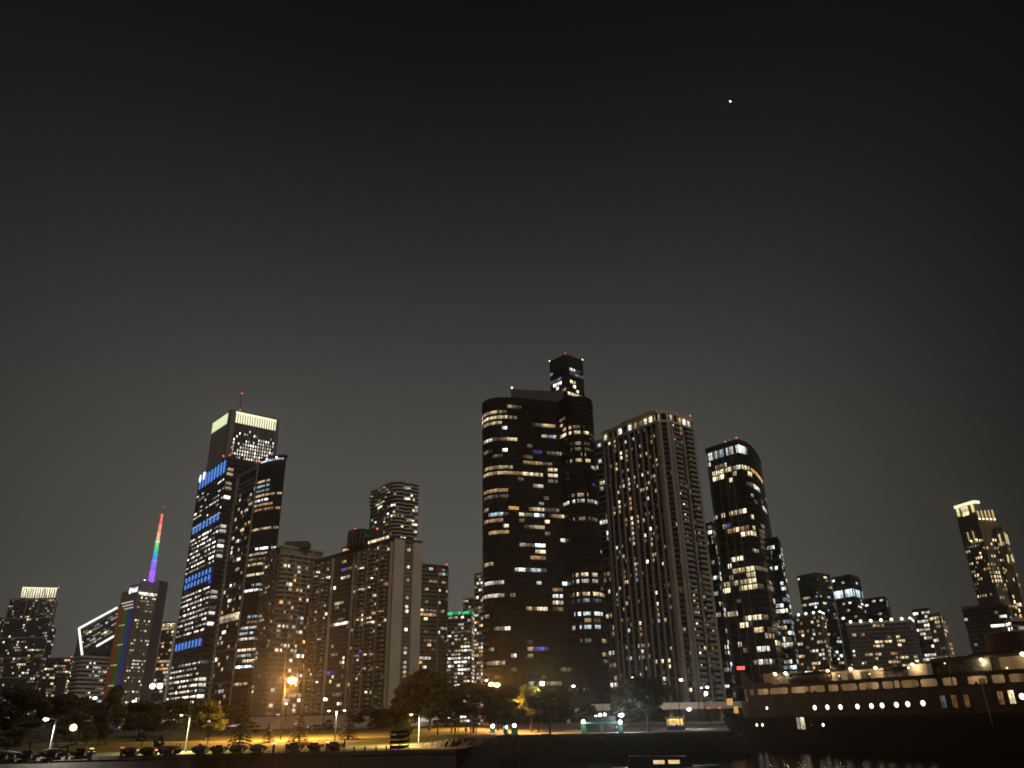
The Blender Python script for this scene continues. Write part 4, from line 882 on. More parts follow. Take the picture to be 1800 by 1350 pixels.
def proto(kind, variant, mt):
    k = (kind, variant, mt)
    if k not in PROTO:
        V, Fc = crown_mesh(variant) if kind == 'round' else crown_mesh(variant, 12, 2200, .08) if kind == 'bush' else conifer_mesh(variant)
        me = bpy.data.meshes.new('crown'); me.from_pydata([tuple(v) for v in V], [], Fc); me.materials.append(MATS[mt]); PROTO[k] = me
    return PROTO[k]
TR = []
for v in range(3):
    V, Fc = limb_mesh(40 + v); me = bpy.data.meshes.new('trunk'); me.from_pydata([tuple(q) for q in V], [], Fc); me.materials.append(MATS['bark']); TR.append(me)
tcount = 0
def tree(px, ytop, hw, D, label, kind='round', mt='leaves_dark', low=.22, name=None, grp=None, zb=None):
    global tcount; tcount += 1
    b = atD(px, hy(px), D); z0 = gz(b.x, b.y) if zb is None else zb; top = atD(px, ytop, D).z; h = top - z0
    w = (atD(px + hw, hy(px), D) - atD(px - hw, hy(px), D)).length * (1.28 if kind == 'round' else 1)
    r = root(name or {'round': 'tree', 'bush': 'shrub', 'conifer': 'conifer_tree'}[kind], label, {'round': 'tree', 'bush': 'shrub', 'conifer': 'conifer'}[kind], (b.x, b.y, z0 - .05), grp)
    rz = Matrix.Rotation(tcount * 1.7, 4, 'Z')
    o = bpy.data.objects.new('trunk', TR[tcount % 3]); tw = min(h * 1.0, w * 1.0); link(o, r, Matrix.Translation((b.x, b.y, z0 - .1)) @ rz @ Matrix.Diagonal((tw, tw, h, 1)))
    o = bpy.data.objects.new('crown', proto(kind, tcount % 4, mt)); lo = 0.02 if kind != 'round' else low
    link(o, r, Matrix.Translation((b.x, b.y, z0 + h * (lo - .06))) @ rz @ Matrix.Diagonal((w, w, h * (1.06 - lo), 1)))
    return r
TG = 'trees along the park and shore'
for px, yt, hw, D, lab, kd, mt, lo in [
    (22, 1198, 62, 215, 'large black tree at the far left edge of the park', 'round', 'leaves_dark', .2),
    (98, 1213, 52, 225, 'wide dark tree behind the white lamp post on the left', 'round', 'leaves_dark', .2),
    (140, 1222, 40, 240, 'dark tree behind the orange globe lamp', 'round', 'leaves_dark', .2),
    (190, 1199, 27, 205, 'narrow tall dark tree below the rainbow tower', 'round', 'leaves_dark', .1),
    (246, 1226, 42, 235, 'low spreading dark tree left of the yellow lit pole', 'round', 'leaves_dark', .15),
    (302, 1222, 46, 230, 'broad dark tree behind the yellow lit lamp pole', 'round', 'leaves_dark', .15),
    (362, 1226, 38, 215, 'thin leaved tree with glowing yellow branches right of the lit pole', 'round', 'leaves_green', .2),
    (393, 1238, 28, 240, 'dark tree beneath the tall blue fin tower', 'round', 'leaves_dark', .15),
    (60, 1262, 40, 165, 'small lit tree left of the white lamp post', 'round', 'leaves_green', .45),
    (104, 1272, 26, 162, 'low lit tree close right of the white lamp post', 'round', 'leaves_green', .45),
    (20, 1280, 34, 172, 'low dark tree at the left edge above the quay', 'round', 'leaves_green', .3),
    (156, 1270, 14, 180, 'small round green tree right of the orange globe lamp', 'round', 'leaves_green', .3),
    (178, 1268, 22, 200, 'dim tree between the round green tree and dark trunk', 'round', 'leaves_dark', .3),
    (254, 1284, 12, 190, 'small sapling with clear stem on the orange lawn', 'round', 'leaves_dark', .35),
    (368, 1274, 9, 172, 'thin bare sapling on the lit lawn right of the yellow pole', 'round', 'leaves_green', .5),
    (425, 1221, 26, 180, 'tall dark spruce left of the bright orange lamp', 'conifer', 'needles', 0),
    (474, 1267, 14, 195, 'small spruce left of the orange lamp on the lawn', 'conifer', 'needles', 0),
    (527, 1253, 24, 190, 'broad spruce directly under the orange lamp', 'conifer', 'needles', 0),
    (612, 1248, 24, 195, 'rounded spruce right of the double armed lamp', 'conifer', 'needles', 0),
    (650, 1240, 34, 245, 'dark bushy tree behind the rounded spruce', 'round', 'leaves_dark', .1),
    (688, 1238, 34, 240, 'dark tree left of the biggest round tree', 'round', 'leaves_dark', .1),
    (755, 1170, 66, 225, 'biggest round dark tree below the apartment slab end walls', 'round', 'leaves_dark', .25),
    (712, 1212, 30, 232, 'dark lower tree against the left of the biggest round tree', 'round', 'leaves_dark', .15),
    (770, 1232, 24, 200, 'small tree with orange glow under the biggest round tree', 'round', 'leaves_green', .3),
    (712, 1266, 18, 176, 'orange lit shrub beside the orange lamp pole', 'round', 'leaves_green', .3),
    (832, 1194, 52, 205, 'dark tree with forked trunk left of the twin orange lamps', 'round', 'leaves_dark', .3),
    (888, 1198, 34, 208, 'dark tree behind the twin orange lamps', 'round', 'leaves_dark', .2),
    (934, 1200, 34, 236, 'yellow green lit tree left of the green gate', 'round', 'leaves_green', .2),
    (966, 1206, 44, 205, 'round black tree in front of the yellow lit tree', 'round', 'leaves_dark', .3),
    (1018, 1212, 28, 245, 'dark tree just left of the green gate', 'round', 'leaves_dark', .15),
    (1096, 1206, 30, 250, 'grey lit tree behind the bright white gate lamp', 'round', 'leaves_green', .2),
    (1138, 1185, 50, 225, 'tall oval dark tree right of the green gate', 'round', 'leaves_dark', .18)]:
    tree(px, yt, hw, D, lab, kd, mt, lo, grp=TG)
for px, yt, hw, D, lab in [(283, 1288, 13, 148, 'round dark shrub on the lawn behind the quay boats'), (660, 1264, 20, 250, 'left dark hedge shrub along the road behind the lawn'), (575, 1262, 16, 255, 'middle dark hedge shrub along the road behind the lawn'), (795, 1268, 18, 258, 'right dark hedge shrub along the road behind the lawn'), (440, 1266, 20, 256, 'dark hedge shrub behind the tall spruce')]:
    tree(px, yt, hw, D, lab, 'bush', 'leaves_dark', grp='shrubs on the lawn')

# ================================================================== LAMPS
def point(name, p, watts, colr, rad=.3):
    ld = bpy.data.lights.new(name, 'POINT'); ld.energy = watts; ld.color = colr; ld.shadow_soft_size = rad
    return ld
SOD = (1, .42, .09); WHT = (1, .93, .80); CWH = (.86, .95, 1)
mat('pole_paint', (.42, .42, .40), .5, metal=.3); mat('pole_dark', (.014, .014, .014), .8, spec=.1); mat('pole_green', (.05, .16, .10), .5)
def lamp(px, py, D, label, style='cobra', kind='white_light', colr=WHT, watts=1500, side=1, z0=None, size=1.0, grp='street lamps', pole='pole_dark', cone=140, leak=0):
    h = atD(px, py, D); b = Vector((h.x, h.y)); arm = 1.6 * side if style == 'cobra' else 0
    bx_ = h.x - arm; z = gz(bx_, h.y) if z0 is None else z0
    r = root('street_lamp', label, 'street lamp', (bx_, h.y, z), grp)
    if style == 'globe':
        inst('pole', 'taper', pole, r, Matrix.Translation((bx_, h.y, (z + h.z - .3) / 2)) @ Matrix.Diagonal((.28, .28, h.z - .3 - z, 1)))
        inst('collar', 'cyl', pole, r, Matrix.Translation((bx_, h.y, h.z - .34 * size)) @ Matrix.Diagonal((.4, .4, .2, 1)))
        inst('globe', 'globe', kind, r, Matrix.Translation(h) @ Matrix.Diagonal((.72 * size, .72 * size, .72 * size, 1)))
    else:
        inst('pole', 'taper', pole, r, Matrix.Translation((bx_, h.y, (z + h.z) / 2)) @ Matrix.Diagonal((.34, .34, h.z - z, 1)))
        sides = (side,) if style == 'cobra' else (-1, 1)
        for s in sides:
            e = h if style == 'cobra' else Vector((bx_ + 1.5 * s, h.y, h.z))
            bar('arm', pole, r, (bx_, h.y, h.z - .2), (e.x - .3 * s, e.y, e.z + .18), .12)
            hd = inst('lamp_head', 'cobra', 'metal_dark', r, Matrix.Translation((e.x, e.y, e.z + .14)) @ Matrix.Rotation(math.pi / 2, 4, 'Z') @ Matrix.Diagonal((.5, 1.1, .5, 1)))
            inst('lens', 'globe', kind, hd, Matrix.Translation((e.x, e.y, e.z - .02)) @ Matrix.Diagonal((.62 * size, .62 * size, .40 * size, 1)))
    if watts:
        if style == 'globe': ld = point('bulb', h, watts, colr)
        else:       # full cut-off luminaire: its light falls in a wide cone to the ground
            ld = bpy.data.lights.new('bulb', 'SPOT'); ld.energy = watts; ld.color = colr; ld.shadow_soft_size = .3; ld.spot_size = math.radians(cone); ld.spot_blend = .5
        lo = bpy.data.objects.new('bulb', ld); link(lo, r, Matrix.Translation(h + Vector((0, -.1, -.3 * size))))
        if leak: lo = bpy.data.objects.new('bulb', point('bulb', h, leak, colr)); link(lo, r, Matrix.Translation(h + Vector((0, -.6 * size, 0))))
    return r
lamp(514, 1196, 205, 'tall sodium street lamp glowing strong orange over the lawn', 'cobra', 'sodium_light', SOD, 120000, 1, size=3.9, cone=164, leak=32000)
lamp(864, 1203, 232, 'left of the twin orange lamps in front of the dark trees', 'cobra', 'sodium_light', SOD, 60000, -1, size=2.8, cone=160, leak=6000)
lamp(874, 1204, 233, 'right of the twin orange lamps in front of the dark trees', 'cobra', 'sodium_light', SOD, 60000, 1, size=2.8, cone=160, leak=6000)
lamp(129, 1279, 185, 'low orange globe lamp among the dark trees at left', 'globe', 'sodium_light', SOD, 500, size=1.7)
lamp(81, 1264, 150, 'white lamp on a brightly lit pole at far left', 'cobra', 'white_light', WHT, 14000, -1, size=1.3, pole='pole_paint', cone=155)
lamp(319, 1257, 158, 'slim pole lamp with yellow lit pole on the left lawn', 'cobra', 'amber_light', (1, .80, .38), 20000, -1, size=.8, pole='pole_paint', cone=166)
lamp(592, 1249, 165, 'double armed white lamp post right of the orange lamp', 'double', 'white_light', WHT, 3000, size=.8, pole='pole_paint')
lamp(723, 1256, 160, 'orange lit pole lamp beside the boat rack', 'cobra', 'sodium_light', (1, .62, .2), 36000, -1, size=.9, pole='pole_paint', cone=164)
for px, py, D, lab, st, kd, cc, w, sz in [
    (1113, 1192, 300, 'white lamp above the left of the oval tree', 'cobra', 'white_light', WHT, 1500, 2.2),
    (1197, 1195, 300, 'white lamp in front of the pier tower base', 'cobra', 'white_light', WHT, 1500, 2.0),
    (1243, 1208, 290, 'upper white lamp left of the ship stern', 'cobra', 'cool_light', CWH, 1200, 1.8),
    (1233, 1209, 296, 'small white lamp touching the upper lamp near the ship stern', 'cobra', 'white_light', WHT, 500, 1.2),
    (1241, 1219, 270, 'lower white lamp left of the ship stern', 'globe', 'white_light', WHT, 600, 1.6),
    (1211, 1247, 240, 'bright white lamp over the yellow kiosk', 'cobra', 'white_light', WHT, 2600, 2.0),
    (1008, 1206, 300, 'white lamp above the green gate left end', 'cobra', 'white_light', WHT, 1200, 1.9),
    (954, 1203, 233, 'white lamp above the yellow lit tree', 'cobra', 'white_light', (1, .80, .34), 9000, 1.7),
    (855, 1196, 300, 'small white lamp left above the twin orange lamps', 'cobra', 'white_light', WHT, 700, 1.6),
    (167, 1227, 320, 'white lamp below the diamond roof tower', 'cobra', 'white_light', WHT, 700, 2.2),
    (236, 1233, 320, 'white lamp below the rainbow tower', 'cobra', 'white_light', WHT, 700, 2.2),
    (268, 1206, 420, 'left of a pair of white lamps beside the blue fin tower', 'globe', 'white_light', WHT, 500, 3.4),
    (281, 1206, 420, 'right of a pair of white lamps beside the blue fin tower', 'globe', 'white_light', WHT, 500, 3.4),
    (135, 1249, 250, 'tiny white lamp above the orange globe lamp', 'globe', 'white_light', WHT, 60, .8),
    (503, 1237, 300, 'small white lamp below the big orange lamp', 'globe', 'white_light', WHT, 150, 1.0),
    (571, 1229, 300, 'small white lamp above the double armed post', 'globe', 'white_light', WHT, 200, 1.3),
    (1046, 1259, 250, 'first globe lamp of the cluster behind the green gate', 'globe', 'cool_light', CWH, 200, 1.5),
    (1055, 1257, 252, 'second globe lamp of the cluster behind the green gate', 'globe', 'cool_light', CWH, 200, 1.4),
    (1063, 1256, 254, 'third globe lamp of the cluster behind the green gate', 'globe', 'cool_light', CWH, 200, 1.2),
    (1092, 1257, 218, 'brightest white lamp on the right of the green gate', 'cobra', 'cool_light', CWH, 2600, 2.3)]:
    lamp(px, py, D, lab, st, kd, cc, w, 1, size=sz, leak=0 if st == 'globe' else w * (1.2 if px == 1092 else .5))

# green gate pillars with lanterns, and the gate beam
def pillar(px, ytop, ybase, D, label, w=.9, watts=500):
    t_ = atD(px, ytop, D); z = gz(t_.x, t_.y); r = root('gate_pillar', label, 'pillar', (t_.x, t_.y, z), 'green lantern pillars on the quay')
    h = t_.z - .9 - z
    mat('green_paint', (.10, .30, .20), .5, noise=.1)
    boxat('shaft', 'green_paint', r, (t_.x, t_.y, z + h / 2), (w, w, h)); boxat('plinth', 'green_paint', r, (t_.x, t_.y, z + .2), (w + .3, w + .3, .4)); boxat('cap', 'green_paint', r, (t_.x, t_.y, z + h + .06), (w + .3, w + .3, .12))
    inst('lantern', 'globe', 'cool_light', r, Matrix.Translation((t_.x, t_.y, z + h + .6)) @ Matrix.Diagonal((1.0, 1.0, .95, 1)))
    lo = bpy.data.objects.new('bulb', point('bulb', t_, watts, CWH)); link(lo, r, Matrix.Translation((t_.x, t_.y - .8, z + h + .6)))
    return t_, z
for px, yt, D, lab in [(866, 1274, 214, 'leftmost green pillar with white lantern on the quay'), (889, 1276, 214, 'second green pillar with white lantern on the quay'), (904, 1273, 213, 'widest green lit pillar left of the black tree')]:
    pillar(px, yt, 1296, D, lab, 1.6 if px == 904 else 1.1, 260)
a, za = pillar(1025, 1266, 1293, 214, 'left lantern pillar of the green gate', 1.1, 420); b, zb_ = pillar(1090, 1267, 1293, 214, 'right lantern pillar of the green gate', 1.0, 420)
r = root('green_gate', 'green metal gate with crossbar between two lantern pillars', 'gate', ((a.x + b.x) / 2, a.y, za))
bz = atD(1060, 1270.5, 214).z
boxat('crossbar', 'green_paint', r, ((a.x + b.x) / 2, a.y, bz), (abs(b.x - a.x) - 1.1, .3, .4)); boxat('centre_post', 'green_paint', r, ((a.x + b.x) / 2, a.y, (za + bz - .2) / 2), (.6, .4, bz - .2 - za))
for i in range(9):
    boxat('slat', 'metal_dark', r, ((a.x + b.x) / 2, a.y + 3, za + .4 + i * .42), (abs(b.x - a.x) - 2, .08, .36))
for s in (-1, 1): boxat('slat_post', 'metal_dark', r, ((a.x + b.x) / 2 + s * (abs(b.x - a.x) / 2 - 1.2), a.y + 3.1, za + 2), (.2, .14, 4))

# viaduct behind the shore
y_ = 305
xa, xb = atY(1000, 1240, y_).x, atY(1330, 1240, y_).x; zt, zbm = atY(1230, 1234, y_).z, atY(1230, 1246, y_).z
r = root('viaduct', 'beige concrete road viaduct behind the trees left of the ship', 'viaduct', ((xa + xb) / 2, y_, 5))
n = int((xb - xa) / 6)
boxat('deck', 'concrete_tan', r, ((xa + xb) / 2, y_ + 6, zbm + .5), (xb - xa, 12, 1.0))
for i in range(n): boxat('parapet_panel', 'concrete_pale', r, (xa + (i + .5) * (xb - xa) / n, y_ - .1, (zt + zbm) / 2), ((xb - xa) / n - .12, .35, zt - zbm - .05))
for i in range(0, n + 1, 3): boxat('column', 'concrete_tan', r, (xa + i * (xb - xa) / n, y_ + 6, (5 + zbm) / 2), (1.2, 9, zbm - 5))
boxat('back_wall', 'concrete_grey', r, ((xa + xb) / 2, y_ + 13, (5 + zbm) / 2 - .1), (xb - xa, .5, zbm - 5.2))
for k, c in ((.74, 'red_light'), (.80, 'red_light')): beacon(r, (xa + (xb - xa) * k, y_ - .5, zbm + .2), .3, c, 'marker_lamp')
# podium wall behind the lawn
y_ = 318; xa, xb = atY(440, 1260, y_).x, atY(700, 1260, y_).x; zt = atY(540, 1258, y_).z
r = root('podium', 'low brown podium wall behind the spruces on the lawn', 'wall', ((xa + xb) / 2, y_, 5)); n = 16
for i in range(n): boxat('wall_panel', 'concrete_tan', r, (xa + (i + .5) * (xb - xa) / n, y_, (5 + zt) / 2), ((xb - xa) / n - .1, 1, zt - 5))
boxat('ledge', 'concrete_dark', r, ((xa + xb) / 2, y_ - .1, zt + .2), (xb - xa, 1.5, .4))

# yellow lit kiosk on the quay
k0, k1 = atD(1172, 1270, 232), atD(1202, 1270, 232); kc = (k0 + k1) / 2; kz = gz(kc.x, kc.y); kw = (k1 - k0).length
r = root('kiosk', 'yellow lit quay kiosk with blue counter left of the ship', 'kiosk', (kc.x, kc.y, kz))
boxat('counter', mat('blue_paint', (.03, .04, .25), .5).name, r, (kc.x, kc.y, kz + .5), (kw, 1.6, 1.0)); boxat('roof', 'concrete_pale', r, (kc.x, kc.y, kz + 3.3), (kw + .8, 3, .25))
for s in (-1, 1): boxat('post', 'concrete_pale', r, (kc.x + s * kw / 2.1, kc.y - .7, kz + 2.1), (.15, .15, 2.2))
for i in range(5): boxat('menu_panel', 'lit_room', r, (kc.x + (i - 2) * kw / 5.2, kc.y + .8, kz + 2.1), (kw / 5.6, .08, 1.6), color=(1.3, .8, .22))
lo = bpy.data.objects.new('bulb', point('bulb', kc, 200, (1, .8, .4))); link(lo, r, Matrix.Translation((kc.x, kc.y - .3, kz + 2.9)))

# ================================================================== PEOPLE
mat('skin', (.32, .20, .14), .7); CL = {}
for nm, c in (('cloth_black', (.02, .02, .022)), ('cloth_navy', (.02, .025, .05)), ('cloth_red', (.28, .03, .03)), ('cloth_white', (.5, .5, .48)), ('cloth_grey', (.12, .12, .12))): mat(nm, c, .9, noise=.2, nscale=6)
def body(stride=.0, arm=.1, lean=.0):
    """skeleton grown with a skin modifier, then frozen to one continuous mesh"""
    J = {'pelvis': (0, 0, .95), 'waist': (0, lean * .3, 1.12), 'chest': (0, lean * .6, 1.36), 'neck': (0, lean, 1.50), 'head': (0, lean + .02, 1.60), 'crown': (0, lean + .01, 1.72),
         'hipL': (-.10, 0, .90), 'kneeL': (-.11, stride * .5 + .02, .50), 'ankL': (-.11, stride, .09), 'toeL': (-.12, stride + .17, .04), 'hipR': (.10, 0, .90), 'kneeR': (.11, -stride * .3 + .04, .50), 'ankR': (.11, -stride, .09), 'toeR': (.12, -stride + .17, .04),
         'shL': (-.19, lean * .7, 1.42), 'elL': (-.25, -arm * .5, 1.13), 'wrL': (-.25, arm, .90), 'haL': (-.25, arm + .03, .80), 'shR': (.19, lean * .7, 1.42), 'elR': (.25, arm * .2, 1.13), 'wrR': (.25, -arm * .6 + .12, .90), 'haR': (.25, -arm * .6 + .16, .80)}
    R_ = {'pelvis': (.15, .11), 'waist': (.14, .10), 'chest': (.17, .12), 'neck': (.06, .06), 'head': (.085, .10), 'crown': (.07, .085)}
    rad = dict(hip=.10, knee=.065, ank=.045, toe=.04, sh=.075, el=.048, wr=.035, ha=.04)
    E = [('pelvis', 'waist'), ('waist', 'chest'), ('chest', 'neck'), ('neck', 'head'), ('head', 'crown')]
    for s in 'LR': E += [('pelvis', 'hip' + s), ('hip' + s, 'knee' + s), ('knee' + s, 'ank' + s), ('ank' + s, 'toe' + s), ('chest', 'sh' + s), ('sh' + s, 'el' + s), ('el' + s, 'wr' + s), ('wr' + s, 'ha' + s)]
    K = list(J); me = bpy.data.meshes.new('body'); me.from_pydata([J[k] for k in K], [(K.index(a), K.index(b)) for a, b in E], [])
    o = bpy.data.objects.new('body', me); col.objects.link(o); md = o.modifiers.new('skin', 'SKIN'); md.use_smooth_shade = True
    for i, k in enumerate(K):
        v = me.skin_vertices[0].data[i]; v.radius = R_.get(k) or (rad[k[:-1]],) * 2; v.use_root = k == 'pelvis'
    o.modifiers.new('sub', 'SUBSURF').levels = 1
    out = bpy.data.meshes.new_from_object(o.evaluated_get(bpy.context.evaluated_depsgraph_get())); bpy.data.objects.remove(o); return out
BODIES = [body(.0, .05), body(.26, .22), body(.1, .3, .05)]
def dressed(i, top, leg):
    me = BODIES[i].copy(); me.materials.clear()
    for q in (top, leg, 'skin'): me.materials.append(MATS[q])
    for p in me.polygons:
        z = p.center.z; x = abs(p.center.x); p.material_index = 2 if z > 1.53 or (z < .86 and x > .2) else (0 if z > .93 else 1); p.use_smooth = True
    return me
def person(pos, rz, pose, top, leg, label, grp=None, h=1.0):
    o = bpy.data.objects.new('person', dressed(pose, top, leg)); link(o, None, Matrix.Translation(pos) @ Matrix.Rotation(rz, 4, 'Z') @ Matrix.Scale(h, 4)); tag(o, label, 'person', grp); return o
def person_px(px, D, *a, **k):
    b = atD(px, hy(px), D); return person((b.x, b.y, gz(b.x, b.y) + .1), *a, **k)
PG = 'people on the shore'
for px, D, rz, po, tp, lg, lab in [(608, 137, 1.4, 1, 'cloth_black', 'cloth_black', 'person in black walking along the seawall left of the boat rack'), (315, 141, -1.3, 1, 'cloth_black', 'cloth_navy', 'person walking beside the slim lit pole on the lawn'), (321, 142, -1.2, 2, 'cloth_grey', 'cloth_black', 'shorter person right behind the walker near the slim lit pole'),
    (356, 144, .3, 0, 'cloth_black', 'cloth_black', 'person standing alone on the lawn under the thin sapling'), (794, 195, .5, 0, 'cloth_grey', 'cloth_navy', 'leftmost person of the group under the forked tree'), (800, 194, -.4, 2, 'cloth_navy', 'cloth_black', 'second person of the group under the forked tree'), (806, 196, 1.6, 0, 'cloth_black', 'cloth_grey', 'third person of the group under the forked tree'), (819, 193, 0, 0, 'cloth_black', 'cloth_black', 'person standing near the forked trunk'), (828, 194, 2.5, 2, 'cloth_red', 'cloth_black', 'person in a red top by the forked trunk'),
    (837, 197, 1.2, 0, 'cloth_white', 'cloth_grey', 'person in a white top right of the forked trunk'), (1082, 222, .4, 0, 'cloth_white', 'cloth_black', 'person in white beside the right gate pillar'), (1187, 228, 3.0, 0, 'cloth_black', 'cloth_black', 'person standing at the yellow kiosk')]:
    person_px(px, D, rz, po, tp, lg, lab, PG)

# ================================================================== QUAY: boats, pedestals, rack
mat('boat_dark', (.018, .018, .022), .35); mat('boat_cover', (.03, .028, .03), .85, noise=.2, nscale=3); mat('boat_white', (.55, .54, .5), .4); mat('fender', (.7, .68, .62), .4)
def loft(rings, close=True):
    V = []; Fc = []; n = len(rings[0])
    for q in rings: V += q
    for i in range(len(rings) - 1):
        for k in range(n - (0 if close else 1)): Fc.append((i * n + k, i * n + (k + 1) % n, (i + 1) * n + (k + 1) % n, (i + 1) * n + k))
    Fc += [tuple(range(n))[::-1], tuple(range((len(rings) - 1) * n, len(rings) * n))]
    return V, Fc
def hull_rings(L, Wd, Ht, bow=.35, n=9):
    rings = []
    for i in range(n):
        t_ = i / (n - 1); y = -L / 2 + L * t_; w = Wd / 2 * (1 - max(0, (bow - t_) / bow) ** 2 * .93); kz = .55 * max(0, (bow - t_) / bow) ** 2 * Ht; top = Ht * (1 + .18 * (1 - t_) ** 2)
        rings.append([(-w, y, top), (-w * .92, y, Ht * .55 + kz * .4), (-w * .45, y, .12 * Ht + kz), (0, y, 0 + kz), (w * .45, y, .12 * Ht + kz), (w * .92, y, Ht * .55 + kz * .4), (w, y, top)])
    return rings
def boat(px, D, cover, label, rz=0, sc_=1.0, mast=0, glint=1):
    b = atD(px, hy(px), D); z = gz(b.x, b.y) + .02; T = Matrix.Translation((b.x, b.y, z)) @ Matrix.Rotation(rz, 4, 'Z') @ Matrix.Scale(sc_, 4)
    r = root('small_boat', label, 'boat', (b.x, b.y, z), 'small boats drawn up along the quay')
    V, Fc = loft(hull_rings(4.4, 2.25, .78)); mesh_obj('hull', V, Fc, 'boat_dark', r, T @ Matrix.Translation((0, 0, .25)), True)
    for y in (-1, 1.1): o = boxat('cradle', 'bark', r, (0, 0, 0), (1, 1, 1)); o.matrix_basis = T @ Matrix.Translation((0, y, .14)) @ Matrix.Diagonal((1.5, .16, .28, 1))
    if cover:
        rg = []
        for i in range(9):
            t_ = i / 8; y = -1.9 + 4.0 * t_; hh = .55 * math.sin(math.pi * min(.95, .12 + .8 * t_)) ** .7; w = 1.08 * (1 - max(0, (.3 - t_) / .3) ** 2 * .8)
            rg.append([(w * math.cos(a), y, .95 + hh * math.sin(a)) for a in [math.pi * k / 8 for k in range(9)]])
        V, Fc = loft(rg); mesh_obj('cover', V, Fc, 'boat_cover', r, T, True)
    else:
        for s in (-1, 1): V, Fc = loft([[(s * 1.06 - .06, -1.2, 1.0), (s * 1.06 + .06, -1.2, 1.0), (s * 1.06 + .06, -1.2, 1.16), (s * 1.06 - .06, -1.2, 1.16)], [(s * 1.06 - .06, 2.1, 1.0), (s * 1.06 + .06, 2.1, 1.0), (s * 1.06 + .06, 2.1, 1.12), (s * 1.06 - .06, 2.1, 1.12)]]); mesh_obj('gunwale', V, Fc, 'boat_cover', r, T)
        mesh_obj('windscreen', [(-.7, -.4, 1.0), (.7, -.4, 1.0), (.6, -.2, 1.4), (-.6, -.2, 1.4)], [(0, 1, 2, 3)], 'glass_dark', r, T)
    if glint:
        for s in ((1,) if cover else (-1, 1)): o = inst('fender', 'globe', 'fender', r, T @ Matrix.Translation((s * 1.15, -1.0, .62)) @ Matrix.Diagonal((.28, .28, .6, 1)))
    if mast: bar('antenna', 'steel', r, T @ Vector((.2, .6, .9)), T @ Vector((.5, .7, .9 + mast)), .06)
    return r
for px, D, cv, lab, mz in [(18, 141, 1, 'covered boat at the left end of the quay row', 0), (58, 141, 0, 'open boat below the white lamp post', .9), (100, 141, 1, 'covered boat left of the white tipped boat', 1.0), (150, 142, 0, 'open boat left of the red tipped pedestal', .8), (236, 141, 1, 'covered boat just right of the red tipped pedestal', 0), (267, 140, 1, 'domed covered boat, second right of the red tipped pedestal', 0), (302, 140, 1, 'domed covered boat left of the walking pair', 0), (357, 140, 1, 'tall domed covered boat right of the walking pair', 0), (388, 140, 0, 'open boat with white fender left of the spruce', .5), (421, 140, 1, 'covered boat below the tall spruce', 0), (456, 140, 1, 'covered boat right of the tall spruce', 0), (520, 140, 0, 'open boat with bright ball fender beside the red pedestal', 1.0), (556, 140, 0, 'open boat with white fenders below the broad spruce', 1.1), (590, 140, 0, 'rightmost open boat beside the walker in black', 0)]:
    boat(px, D, cv, lab, random.uniform(-.15, .15), random.uniform(.95, 1.1), mz)
def pedestal(px, label, mt, D=138):
    b = atD(px, hy(px), D); z = gz(b.x, b.y); r = root('dock_pedestal', label, 'pedestal', (b.x, b.y, z), 'service pedestals on the quay')
    boxat('post', 'metal_dark', r, (b.x, b.y, z + .7), (.3, .3, 1.4)); boxat('cap', mt, r, (b.x, b.y, z + 1.5), (.42, .42, .18)); boxat('foot', 'metal_dark', r, (b.x, b.y, z + .06), (.5, .5, .12))
mat('cap_white', (.8, .8, .75), emit=(1, .95, .8), estr=1.2); mat('cap_red', (.5, .05, .05), emit=(1, .2, .15), estr=.9); mat('cap_yellow', (.7, .6, .2), emit=(1, .85, .3), estr=1.0)
for px, lab, mt in [(168, 'pedestal with a yellow lit cap at the left', 'cap_yellow'), (221, 'pedestal with a red cap left of the covered boats', 'cap_red'), (381, 'red capped pedestal left of the spruce', 'cap_red'), (485, 'white capped pedestal left of the ball fender boat', 'cap_white'), (508, 'red capped pedestal touching the ball fender boat', 'cap_red'), (578, 'white capped pedestal by the rightmost open boat', 'cap_white')]: pedestal(px, lab, mt)
for i, px in enumerate((625, 644, 663, 681)):
    b = atD(px, hy(px), 137); z = gz(b.x, b.y); r = root('bollard', ('first', 'second', 'third', 'fourth')[i] + ' small dark bollard from the walker towards the boat rack', 'bollard', (b.x, b.y, z), 'mooring bollards')
    inst('shaft', 'taper', 'metal_dark', r, Matrix.Translation((b.x, b.y, z + .3)) @ Matrix.Diagonal((.34, .34, .6, 1))); inst('head', 'globe', 'metal_dark', r, Matrix.Translation((b.x, b.y, z + .66)) @ Matrix.Diagonal((.42, .42, .26, 1)))
for px0, px1, lab in ((97, 142, 'dark tilted gangway with a frame above the left quay boats'),):
    a, b = atD(px0, hy(px0), 143), atD(px1, hy(px1), 143); z = gz(a.x, a.y); r = root('gangway', lab, 'gangway', ((a.x + b.x) / 2, a.y, z))
    bar('ramp', 'metal_dark', r, (a.x - 1.5, a.y, z + .9), (b.x, b.y, z + 2.2), .25, 'box')
    for q in (.35, .85): x = a.x + (b.x - a.x) * q; boxat('post', 'metal_dark', r, (x, a.y, z + 1.0), (.3, .3, 2.0))
    bar('handrail', 'metal_dark', r, (a.x - 1.5, a.y, z + 1.8), (b.x, b.y, z + 3.0), .08)
